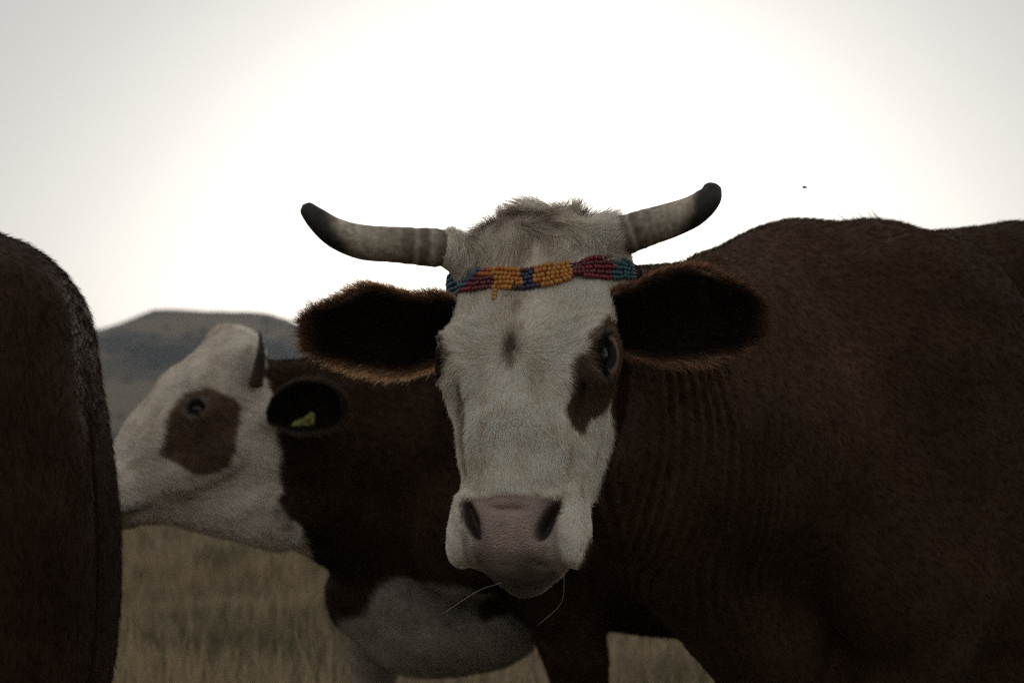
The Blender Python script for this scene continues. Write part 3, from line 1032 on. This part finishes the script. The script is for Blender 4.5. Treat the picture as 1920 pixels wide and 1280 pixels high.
# hair over head and neck
def near_w(c, n):
    toward = np.clip(-(n * (c - np.array([0, 0, CAM_H]))).sum(1) / np.linalg.norm(c, axis=1) + .35, .02, 1)
    l = HF.loc(c)
    head = (np.abs(l[:, 0]) < .15) & (l[:, 1] > -.13) & (l[:, 2] > -.23) & (l[:, 2] < .33)
    pad = (l[:, 2] > .183) & (np.abs(l[:, 0]) < .062) & (l[:, 1] > -.055)
    ax_ = np.abs(l[:, 0]) - .113
    eye = (ax_ / .016) ** 2 + ((l[:, 1] + .008) / .018) ** 2 + (l[:, 2] / .024) ** 2 < 1
    return toward * head * ~pad * ~eye
P, N = sample_surface(VA, FA, 125000, near_w)
l = HF.loc(P)
wh = HF.p(-.005, 0, .002)
flow = P - wh
fl = tangent(flow, N)
down = tangent(np.tile(HF.R[2], (len(P), 1)), N)
dist = np.linalg.norm(flow, axis=1)
f = tangent(fl * (1 - sstep(.03, .10, dist))[:, None] + (down * np.tanh((l[:, 2] - .002) / .03)[:, None] * .75 + fl * .5) * sstep(.03, .10, dist)[:, None], N)
poll = sstep(-.085, -.12, l[:, 2])
ln = .0065 + .004 * RNG.random(len(P)) + .010 * poll * RNG.random(len(P)) * sstep(-.125, -.15, l[:, 2])
phi_ = np.arctan2(l[:, 0], l[:, 1] + .075)
under = np.exp(-((l[:, 2] + .098 - band_sag(phi_)) / .022) ** 4)
ln = ln * (1 - .5 * sstep(.16, .2, l[:, 2])) * (1 - .8 * under) * (1 - .75 * sstep(.105, .125, np.abs(l[:, 0])) * sstep(-.09, -.12, l[:, 2]))
swirl = np.stack([noise(l, 24, 11), noise(l, 24, 12), noise(l, 24, 13)], 1)
rnd = RNG.normal(0, .16, P.shape)
D = f * .9 + N * (.22 + .1 * poll)[:, None] + rnd + swirl * (.25 + .9 * poll)[:, None]
D /= np.linalg.norm(D, axis=1)[:, None]
tc = tintA(P + RNG.normal(0, .0012, P.shape)) * RNG.uniform(.72, 1.25, len(P))[:, None]
hair_object('face_hair', P, D, ln, tc, bodyA, OA, .00030, bend=f * .3 + swirl * .2)

# the shaggy poll
def poll_w(c, n):
    l = HF.loc(c)
    return (sstep(-.128, -.150, l[:, 2]) * sstep(-.19, -.10, l[:, 1]) * sstep(.118, .09, np.abs(l[:, 0])))
P, N = sample_surface(VA, FA, 30000, poll_w)
l = HF.loc(P)
clump = np.round(l / .011) * .011
cn = lambda sd: noise(clump, 37, sd)
swirl = np.stack([cn(1), cn(2), cn(3)], 1)
fwd = HF.R[1] * .35 + HF.R[2] * .8
dirp = fwd[None, :] * sstep(-.205, -.15, l[:, 2])[:, None] + np.sign(l[:, 0])[:, None] * HF.R[0] * (.05 + np.abs(l[:, 0]) * 2)[:, None]
f = tangent(dirp + swirl * .9, N)
top = sstep(-.175, -.20, l[:, 2])
edge_ = sstep(.105, .06, np.abs(l[:, 0]))
D = f * (1 - .35 * top)[:, None] + N * (.12 + .63 * top * edge_ + .2 * edge_)[:, None] + swirl * .35 + RNG.normal(0, .13, P.shape)
D /= np.linalg.norm(D, axis=1)[:, None]
ln = (.45 + .55 * edge_) * (.016 + .020 * RNG.random(len(P)) ** 1.5 + .010 * top * RNG.random(len(P))) * (1 - .5 * sstep(-.16, -.13, l[:, 2]))
tc = tintA(P) * (RNG.uniform(.7, 1.2, len(P)) * (1 + .22 * cn(5)))[:, None]
hair_object('poll_hair', P, D, ln, tc, bodyA, OA, .00034, bend=f * .55 - N * .25 + swirl * .3, npts=5)

# short coat along neck, shoulder and back
def coat_w(c, n):
    l = HF.loc(c)
    head = (l[:, 1] > -.12) & (l[:, 2] < .34) & (np.abs(l[:, 0]) < .16)
    vis = (c[:, 0] < 1.35) & (c[:, 2] > .5)
    v = unit_rows(c - np.array([0, 0, CAM_H]))
    facing = (n * v).sum(1)
    return vis * ~head * np.clip(.25 - facing, 0, 1) * (1 + 3 * np.exp(-(facing / .15) ** 2))
def unit_rows(a):
    return a / (np.linalg.norm(a, axis=1)[:, None] + 1e-9)
P, N = sample_surface(VA, FA, 70000, coat_w)
back = BF_.R[2] * -.75 + np.array([0, 0, -.55])
f = tangent(np.tile(back, (len(P), 1)), N)
D = unit_rows(f * .9 + N * .28 + RNG.normal(0, .17, P.shape))
hair_object('coat_hair', P, D, RNG.uniform(.005, .011, len(P)), tintA(P) * RNG.uniform(.92, 1.1, len(P))[:, None], bodyA, OA, .00035, bend=f * .3)
# a few longer wisps along the crest
pts = []
for px, py, y in ((1285, 470, 2.3), (1300, 472, 2.3), (1580, 412, 2.62), (1610, 410, 2.62), (1640, 412, 2.62), (1700, 420, 2.65)):
    for _ in range(7):
        h = on_surface(skA, W(px + RNG.uniform(-10, 10), 300, y), (0, 0, -1), .6)
        if h is not None: pts.append(h)
if pts:
    P = np.array(pts)
    hair_object('crest_hair', P, unit_rows(np.tile([-.45, 0, .7], (len(P), 1)) + RNG.normal(0, .25, P.shape)), RNG.uniform(.012, .030, len(P)), np.tile(BROWN, (len(P), 1)), bodyA, OA, .0005)

# eyes, horns, ears
eyeball(rootA, OA, HF, -1)
eyeball(rootA, OA, HF, 1)
lowd = np.array([0, 0, -1.0])
hy = 1.93
horn(rootA, OA, [W(895, 468, hy + .01), W(812, 464, hy - .004), W(745, 459, hy - .012), W(680, 454, hy - .02), W(630, 437, hy - .028), (W(594, 410, hy - .03)), W(568, 384, hy - .03)],
     [.018, .0268, .0245, .0240, .0205, .0155, .0088], horn_tint(lowd + np.array([-.5, 0, 0])))
horn(rootA, OA, [W(1085, 462, hy), W(1160, 444, hy - .016), W(1212, 427, hy - .024), W(1257, 413, hy - .032), W(1299, 396, hy - .038), W(1329, 371, hy - .04), W(1337, 345, hy - .035)],
     [.018, .0278, .0255, .0238, .0212, .0172, .0105], horn_tint(lowd + np.array([.5, 0, 0])))
ey = 1.95
ear(rootA, OA, [W(862, 566, ey - .01), W(830, 553, ey - .01), W(792, 556, ey - .015), W(745, 545, ey - .02), W(692, 535, ey - .02), W(640, 562, ey - .015), W(603, 583, ey - .01), W(580, 608, ey)],
    [W(862, 650, ey - .03), W(835, 672, ey - .035), W(800, 692, ey - .045), W(745, 705, ey - .05), W(690, 696, ey - .045), W(645, 680, ey - .03), W(608, 662, ey - .015), W(582, 640, ey)],
    (.25, .92, .1), rimc=(.82, .43, .27), fringe=6500, flen=.0155, seed=1)
er = 1.90
ear(rootA, OA, [W(1125, 565, er - .01), W(1150, 548, er - .02), W(1180, 540, er - .02), W(1230, 512, er - .02), W(1300, 500, er - .01), (W(1360, 528, er)), W(1396, 552, er + .015), W(1416, 582, er + .025)],
    [W(1125, 640, er - .02), W(1152, 656, er - .035), W(1190, 668, er - .045), W(1245, 682, er - .05), W(1310, 680, er - .045), W(1365, 664, er - .03), W(1396, 640, er), W(1418, 612, er + .025)],
    (-.25, .92, .1), rimc=(.46, .26, .16), fringe=6500, flen=.015, seed=2)
def hooves(root, O, B, names=('f', 'h'), legs=None):
    legs = legs or {}
    for s in (-1, 1):
        for kname, dflt in (('f', (.15, -.01)), ('h', (.16, -1.43))):
            p = legs.get((kname, s))
            c = B.p(s * (p[-1][0] if p else dflt[0]), 0, (p[-1][2] if p else dflt[1]))
            c[2] = 0
            hoof(root, c, O, B.R[2], B.R[0])
def tail(root, O, B, tint, sway=0.0, tuck=0.0):
    pts = [B.p(0, 1.22, -1.52), B.p(0, 1.2, -1.62 + tuck), B.p(sway * .6, 1.08, -1.67 + tuck), B.p(sway, .8, -1.69 + tuck), B.p(sway, .55, -1.68 + tuck)]
    Vt, Ft, T = tube(spline(pts, 24), np.interp(np.linspace(0, 1, 24), [0, .2, 1], [.04, .03, .012]), 10)
    t = mesh_obj('tail', Vt, Ft, M_COAT, root, O, color=np.tile(tint, (len(Vt), 1)))
    n = 500
    P = np.array(spline(pts, 24))[RNG.integers(20, 24, n)]
    hair_object('tail_switch', P, unit_rows(np.tile([0, 0, -1.0], (n, 1)) + RNG.normal(0, .12, (n, 3))), RNG.uniform(.15, .32, n), np.tile(tint * .8, (n, 1)), t, O, .0006)
hooves(rootA, OA, BF_)
tail(rootA, OA, BF_, BROWN)

# thin strands hanging from the lips
for a, b, c in (((1058, 1078, 1.80), (1052, 1130, 1.83), (1008, 1172, 1.86)), ((940, 1092, 1.80), (895, 1108, 1.83), (830, 1150, 1.86))):
    Vt, Ft, T = tube(spline([W(*a), W(*b), W(*c)], 12), [.0004] * 12, 6)
    mesh_obj('drool_strand', Vt, Ft, simple("drool", (.32, .29, .24), .25, .5), rootA, OA)

# ================================================================== beaded headband
M_BEAD = {k: simple("bead_" + k, c, .28, .5, .25, 300) for k, c in dict(blue=(.045, .12, .19), navy=(.022, .038, .09), orange=(.52, .22, .035), red=(.20, .018, .028), maroon=(.13, .025, .03), teal=(.04, .11, .125), deeporange=(.50, .13, .03), brown=(.07, .035, .03)).items()}
M_CORD = simple("band_cord", (.03, .018, .015), .8, .2)
def bead_mesh(key):
    me = bpy.data.meshes.new('bead_' + key)
    R, H, n = .0037, .0029, 8
    prof = [(-H, R * .45), (-H * .75, R * .9), (0, R * 1.04), (H * .75, R * .9), (H, R * .45)]
    v = [(x, r * math.cos(2 * math.pi * k / n), r * math.sin(2 * math.pi * k / n)) for x, r in prof for k in range(n)]
    f = [(i * n + k, i * n + (k + 1) % n, (i + 1) * n + (k + 1) % n, (i + 1) * n + k) for i in range(4) for k in range(n)]
    me.from_pydata(v, [], f)
    me.polygons.foreach_set('use_smooth', [True] * len(f))
    me.materials.append(M_BEAD[key])
    return me
BM = {k: bead_mesh(k) for k in M_BEAD}
rootH = empty('beaded_headband', HF.p(0, -.05, -.10))
tag(rootH, 'beaded headband of blue, orange and red strands tied round the horned cow\'s forehead', 'headband')
OH = np.array(rootH.location)

def band_point(phi, row):
    """phi: angle round the skull, 0 = front; row -1..1 across the band"""
    px_spread = .0132
    c = HF.p(0, -.075, -.098 + row * px_spread * band_width(phi) + band_sag(phi))
    d = math.sin(phi) * HF.R[0] + math.cos(phi) * HF.R[1]
    if abs(phi) > 2.1:
        c = c - HF.R[2] * .03 * (abs(phi) - 2.1)
    h = out_of(skB, c, d, .3)
    return h + unit(d) * .0058
skB = Sculpt(); head_ops(skB, HF, False)
rows = [-1, -.5, 0, .5, 1]
phis = np.linspace(-math.pi, math.pi, 121)
for ri, r in enumerate(rows):
    path = [band_point(p, r) for p in phis[:-1]]
    path.append(path[0])
    V_, F_, T_ = tube(path, [.0011] * len(path), 6)
    strand = mesh_obj('strand', V_, F_, M_CORD, rootH, OH)
    pa = np.array(path)
    dens = np.concatenate([[0], np.cumsum(np.linalg.norm(np.diff(pa, axis=0), axis=1))])
    pxs = to_px(pa)[:, 0]
    front = np.abs(phis) < 1.65
    s0, s1 = dens[front][0], dens[front][-1]
    step = .0061
    for kk in range(int((s1 - s0) / step)):
        s = s0 + kk * step + (ri % 2) * .0015 + RNG.uniform(-.0004, .0004)
        q = np.array([np.interp(s, dens, pa[:, i]) for i in range(3)])
        q2 = np.array([np.interp(s + .003, dens, pa[:, i]) for i in range(3)])
        px = to_px(q)[0, 0]
        x = px + RNG.uniform(-1.5, 1.5)
        lim_blue = 905 - ri * 10
        if x < lim_blue: key = 'blue'
        elif x < 925:
            key = 'deeporange' if ri <= 1 and x > 898 else ('red' if ri >= 3 and x < 892 else ('maroon' if ri >= 2 else 'red'))
        elif x < 978: key = 'orange' if not (ri == 4 and x > 965) else 'brown'
        elif x < 1000: key = 'navy' if ri != 0 else 'brown'
        elif x < 1073: key = 'orange' if not (ri == 4 and x < 1015) else 'brown'
        elif x < 1090: key = None if RNG.random() < .4 else 'maroon'
        elif x < 1150: key = ('red', 'maroon', 'red', 'maroon', 'red')[ri]
        else: key = 'teal'
        if key == 'orange' and RNG.random() < .13: key = 'deeporange'
        if key is None or px > 1186 or px < 832: continue
        b = bpy.data.objects.new('bead', BM[key])
        col.objects.link(b)
        b.parent = strand
        d = Vector(q2 - q).normalized()
        b.location = Vector(q - OH) + Vector(RNG.normal(0, .0004, 3))
        b.rotation_mode = 'QUATERNION'
        b.rotation_quaternion = d.to_track_quat('X', 'Z')
# orange bead pendant hanging below the band
for k in range(3):
    b = bpy.data.objects.new('bead', BM['orange'])
    col.objects.link(b)
    q = band_point(-.36, 1.35 + .38 * k)
    b.parent = rootH
    b.location = Vector(q - OH)
    b.rotation_euler = (0, math.pi / 2, 0)

# ================================================================== second cow, in profile behind
YB = 3.62
HB = frame_from(W(312, 738, YB), (.27, -.96, .03), (-.60, -.15, -.785), None, 1.16)
if HB.R[1][2] < 0: HB.R[1] *= -1
HB.boss = False; HB.eye = (.092, -.078, -.012); HB.out = (.95, .30); HB.slit = 1.1; HB.iris = 1.25; HB.lid = (.0058, .021)
BB = Frame((-.12, 3.92, 0), (0, -1, 0), (0, 0, 1), (-1, 0, 0), 1.0)
skC = Sculpt()
legsB = {('f', -1): [(.13, .66, .20, .10), (.13, .44, .262, .074), (.15, .40, .265, .060), (.15, .13, .30, .037), (.15, .04, .34, .05)],
         ('f', 1): [(.17, .78, -.18, .13), (.16, .46, -.29, .075), (.16, .40, -.30, .062), (.16, .13, -.40, .037), (.16, .04, -.40, .05)]}
body_ops(skC, BB, legsB, brisket=(.60, .12))
skC.ell(BB.p(0, .80, -.55), (.26, .29, .55), BB.R, .1)
skC.ell(BB.p(0, .57, .10), (.15, .15, .30), BB.rot(0, -.25), .07)
skC.cone(HB.p(0, -.12, -.09), .085, BB.p(0, 1.14, .02), .15, .07)
skC.cone(HB.p(0, -.17, -.02), .10, BB.p(0, .98, .05), .22, .07)
skC.cone(HB.p(0, -.22, .05), .075, BB.p(0, .80, .15), .17, .07)
skC.cone(HB.p(0, -.22, .10), .035, BB.p(0, .72, .27), .07, .07)
skC.cone(HB.p(0, -.24, .02), .04, HB.p(0, -.13, .2), .025, .06)
head_ops(skC, HB)
def dewlap_folds(X, Y, Z):
    X, Y, Z = np.broadcast_arrays(X, Y, Z)
    P = np.stack([X, Y, Z], -1)
    m = sstep(.80, .66, Z) * sstep(.36, .44, Z)
    return (m * (.012 * noise(P, 7, 21) + .007 * np.sin((X * .8 + Z * .6 + .05 * noise(P, 5, 22)) * 95) * sstep(-.2, .5, noise(P, 6, 23)))).astype(np.float32)
skC.disp(dewlap_folds, (-.65, 3.5, .36), (.1, 4.3, .80))
skC.ell(W(424, 642, YB + .08), (.046, .075, .040), None, .03)
skC.ell(W(348, 652, YB + .10), (.055, .14, .030), HB.R[[2, 0, 1]] * 1.0, .03, True)
skC.cone(W(300, 952, YB + .02), .036, W(520, 972, YB + .06), .085, .05)
ax2 = axis(-1.25, 1.9, -1.12, -.42, .0075, .022)
ay2 = axis(3.2, 4.5, 3.30, 3.80, .0075, .022)
az2 = axis(-.03, 1.6, .50, 1.42, .0085, .022)
VC, FC = skC.mesh(ax2, ay2, az2)
print('second cow', len(VC), len(FC))
polyC = patch_poly(skC, HB, [(385, 724), (345, 735), (318, 770), (305, 815), (300, 852), (330, 868), (355, 888), (395, 890), (425, 875), (442, 845), (446, 800), (450, 765), (440, 745), (415, 738)], YB)
polyC_ok = len(polyC) > 5
def tintC(P):
    def patch(s, n, t, l):
        a = np.arctan2(s, n + .14) * .12
        d = seg_in_poly(a + .004 * noise(l, 50, 3), t + .004 * noise(l, 50, 4), polyC)
        return sstep(.005, -.005, d)
    c, l = head_tint(HB, P, patch, 0)
    s, n, t = l[:, 0], l[:, 1], l[:, 2]
    brown = np.tile(BROWN, (len(P), 1)) * (.72 + .22 * noise(P, 5, 2) + .15 * noise(P, 16, 3))[:, None]
    xb = W(523, 900, 3.6)[0] + .012 * noise(P, 14, 5) + .010 * noise(P, 40, 2)
    # white stops behind the cheek and slants forward to the base of the horn
    xb = xb - .02 * sstep(1.03, 1.12, P[:, 2]) - .030 * sstep(1.12, 1.22, P[:, 2]) + .05 * sstep(.88, .80, P[:, 2])
    m = sstep(-.008, .008, P[:, 0] - xb)
    c = mix(c, brown, m)
    # pale brisket and far foreleg
    px = to_px(P)
    bx = (px[:, 0] - 815) / 185; bz = (P[:, 2] - .45) / .20
    q = BB.loc(P)
    bris = sstep(1.10, .94, np.sqrt(((q[:, 2] - .08) / .33) ** 2 + ((q[:, 1] - .45) / .21) ** 2) + .22 * noise(P, 7, 3) + .08 * noise(P, 24, 3)) * (q[:, 2] > -.26)
    bl = sstep(.9, .6, np.sqrt(((q[:, 2] + .07) / .075) ** 2 + ((q[:, 1] - .60) / .04) ** 2) + .45 * noise(P, 22, 6))
    bris = bris * (1 - bl)
    for a_, b_, r_ in (((.17, .80, -.18), (.16, .46, -.29), .125), ((.16, .46, -.29), (.16, .04, -.40), .09)):
        a_ = np.array(a_); b_ = np.array(b_); e_ = b_ - a_
        tt = np.clip((q - a_) @ e_ / (e_ @ e_), 0, 1)
        bris = bris * sstep(r_ * .9, r_ * 1.1, np.linalg.norm(q - a_ - tt[:, None] * e_, axis=1))
    leg = (q[:, 0] < -.04) * sstep(.66, .60, q[:, 1]) * (q[:, 2] > -.1) * (q[:, 2] < .5)
    c = mix(c, np.tile(WHITE * .50, (len(P), 1)) * (1 + .25 * noise(P, 8, 7) + .12 * noise(P, 30, 7))[:, None], np.clip(np.maximum(bris, leg), 0, 1))
    return c
rootB = empty('cow', (BB.O[0], BB.O[1], 0))
OB = np.array(rootB.location)
tag(rootB, 'cow in profile facing left, white head with brown eye patch and yellow ear tag', 'cow', 'herd of brown and white cattle')
bodyB = mesh_obj('body', VC, FC, M_COAT, rootB, OB, color=tintC(VC))
eyeball(rootB, OB, HB, 1)
eyeball(rootB, OB, HB, -1)
def small_horn(pts, radii):
    Vt, Ft, T = tube(spline(pts, 20), np.interp(np.linspace(0, 1, 20), np.linspace(0, 1, len(radii)), radii), 14)
    T = np.array(T)
    c = mix(np.tile([.10, .06, .045], (len(T), 1)), np.tile([.03, .022, .02], (len(T), 1)), sstep(.2, .5, T))
    mesh_obj('horn', Vt, Ft, M_HORN, rootB, OB, color=c)
small_horn([W(480, 720, YB - .05), W(486, 688, YB - .08), W(490, 652, YB - .09), W(487, 618, YB - .08)], [.018, .015, .0095, .002])
small_horn([W(478, 700, YB + .14), W(479, 675, YB + .17), W(480, 650, YB + .18), W(478, 630, YB + .17)], [.024, .020, .014, .004])
yr = YB - .12
earB = ear(rootB, OB, [W(498, 775, yr + .05), W(512, 742, yr + .02), W(545, 718, yr), (W(590, 712, yr)), W(625, 728, yr), W(645, 755, yr)],
    [W(500, 790, yr + .05), W(522, 802, yr + .02), W(555, 814, yr), (W(595, 812, yr)), W(630, 800, yr), W(648, 775, yr)],
    (.12, .98, .05), rimc=(.20, .15, .11), fringe=2200, flen=.016, seed=3)
for dx in (0,):
    ear(rootB, OB, [W(470, 760, YB + .2), W(500, 735, YB + .25), W(540, 720, YB + .3), W(575, 735, YB + .33)],
        [W(470, 790, YB + .2), W(505, 800, YB + .25), W(545, 795, YB + .3), W(577, 760, YB + .33)], (.2, -.95, 0), rimc=(.10, .075, .055), fringe=400, flen=.012, seed=4)
# yellow tag: bent flap with a stud
tp = [W(546, 798, yr + .010), W(588, 797, yr + .012), W(590, 776, yr + .016), (W(583, 771, yr + .018)), W(570, 783, yr + .014), W(552, 789, yr + .012)]
Vt = [p for p in tp] + [p + np.array([0, .003, 0]) for p in tp]
k = len(tp)
Ft = [tuple(range(k - 1, -1, -1)), tuple(range(k, 2 * k))] + [(i, (i + 1) % k, k + (i + 1) % k, k + i) for i in range(k)]
tagp = mesh_obj('ear_tag', Vt, Ft, M_TAG, rootB, OB, smooth=False)
Vt, Ft, T = tube([W(577, 784, yr + .004), W(577, 784, yr + .012)], [.006, .006], 10)
mesh_obj('stud', Vt, Ft, simple('tag_stud', (.25, .22, .04), .4, .4), tagp, OB)
def headw(c, n):
    v = unit_rows(c - np.array([0, 0, CAM_H])); fc = (n * v).sum(1)
    return (c[:, 0] < .5) * (c[:, 2] > .4) * np.clip(.2 - fc, 0, 1) * (1 + 3 * np.exp(-(fc / .15) ** 2))
P, N = sample_surface(VC, FC, 60000, headw)
f = tangent(np.tile([.75, 0, -.4], (len(P), 1)), N)
hair_object('coat_hair', P, unit_rows(f * .9 + N * .25 + RNG.normal(0, .15, P.shape)), RNG.uniform(.008, .016, len(P)), tintC(P) * RNG.uniform(.75, 1.25, len(P))[:, None], bodyB, OB, .0006, bend=f * .3)
hooves(rootB, OB, BB, legs=legsB)
tail(rootB, OB, BB, BROWN)

# ================================================================== third cow, only its rump at the left edge
a3 = math.radians(-6)
fw = np.array([-math.cos(a3), math.sin(a3), 0]); lf = np.array([-math.sin(a3), -math.cos(a3), 0])
R3 = np.array([-.938, 2.28, 0])                        # ground point under the rump
BC = Frame(R3 + fw * 1.5, lf, (0, 0, 1), fw, 1.05)
skD = Sculpt()
body_ops(skD, BC, pin=.04)
skD.ell(BC.p(0, .80, -1.54), (.22, .46, .15), BC.R, .12)
for s_ in (-1, 1):
    skD.ell(BC.p(s_ * .12, .74, -1.50), (.14, .50, .21), BC.R, .08)
HD_ = frame_from(BC.p(0, .95, .75), lf, unit(fw * .55 + np.array([0, 0, -.83])), None, 1.0)
if HD_.R[1] @ fw < 0: HD_.R[1] *= -1
skD.cone(HD_.p(0, -.12, -.07), .09, BC.p(0, 1.17, .02), .15, .07)
skD.cone(HD_.p(0, -.17, 0), .10, BC.p(0, .98, .05), .24, .07)
skD.cone(HD_.p(0, -.21, .05), .06, BC.p(0, .76, .12), .16, .08)
head_ops(skD, HD_, False)
lo = np.array([BC.p(a, 0, b) for a in (-.5, .5) for b in (-2, 1.4)])
ax3 = axis(lo[:, 0].min(), lo[:, 0].max(), -1.0, -.3, .010, .03)
ay3 = axis(lo[:, 1].min(), lo[:, 1].max(), 1.95, 2.7, .010, .03)
az3 = axis(-.03, 1.55, .5, 1.42, .010, .03)
VD, FD = skD.mesh(ax3, ay3, az3)
print('third cow', len(VD), len(FD))
def tintD(P):
    return np.tile(BROWN * np.array([.85, .8, .8]), (len(P), 1)) * (.8 + .22 * noise(P, 5, 2) + .15 * noise(P, 16, 3))[:, None]
rootC = empty('cow', (BC.O[0], BC.O[1], 0))
OC = np.array(rootC.location)
tag(rootC, 'dark brown cow cropped by the left edge, only its rounded rump showing', 'cow', 'herd of brown and white cattle')
bodyC = mesh_obj('body', VD, FD, M_COAT, rootC, OC, color=tintD(VD))
def w3(c, n):
    v = unit_rows(c - np.array([0, 0, CAM_H])); fc = (n * v).sum(1)
    return (c[:, 0] > -1.4) * (c[:, 2] > .4) * np.clip(.2 - fc, 0, 1) * (1 + 3 * np.exp(-(fc / .15) ** 2))
P, N = sample_surface(VD, FD, 40000, w3)
f = tangent(np.tile([.3, -.2, -.8], (len(P), 1)), N)
hair_object('coat_hair', P, unit_rows(f * .9 + N * .3 + RNG.normal(0, .16, P.shape)), RNG.uniform(.007, .015, len(P)), tintD(P) * RNG.uniform(.9, 1.12, len(P))[:, None], bodyC, OC, .00035, bend=f * .3)
hooves(rootC, OC, BC)
tail(rootC, OC, BC, BROWN * .9, -.16, .13)

# ================================================================== fly, a speck in the sky
rootF = empty('fly', W(1509, 352, 2.1))
tag(rootF, 'tiny dark fly hovering in the pale sky above the cow\'s back', 'fly')
OF = np.array(rootF.location)
M_FLY = simple("fly_body", (.015, .014, .013), .4, .4)
M_WING = simple("fly_wing", (.12, .11, .10), .3, .4)
Vt, Ft, T = tube([OF + np.array(p) for p in ([-.0034, 0, -.0004], [-.002, 0, 0], [.0, 0, .0004], [.0016, 0, .0003], [.0026, 0, .0004], [.0036, 0, 0])], [.0006, .0013, .0010, .0013, .0008, .0010], 10)
mesh_obj('body', Vt, Ft, M_FLY, rootF, OF)
for s_ in (-1, 1):
    Vt = [OF + np.array(p) * [1, s_, 1] for p in ((.0012, .0004, .001), (.0008, .003, .002), (-.002, .004, .002), (-.0042, .0024, .0014), (-.002, .0008, .001))]
    Vt = Vt + [p + np.array([0, 0, -.0001]) for p in Vt]
    Ft = [(0, 1, 2, 3, 4), (9, 8, 7, 6, 5)] + [(i, (i + 1) % 5, 5 + (i + 1) % 5, 5 + i) for i in range(5)]
    mesh_obj('wing', Vt, Ft, M_WING, rootF, OF, smooth=False)
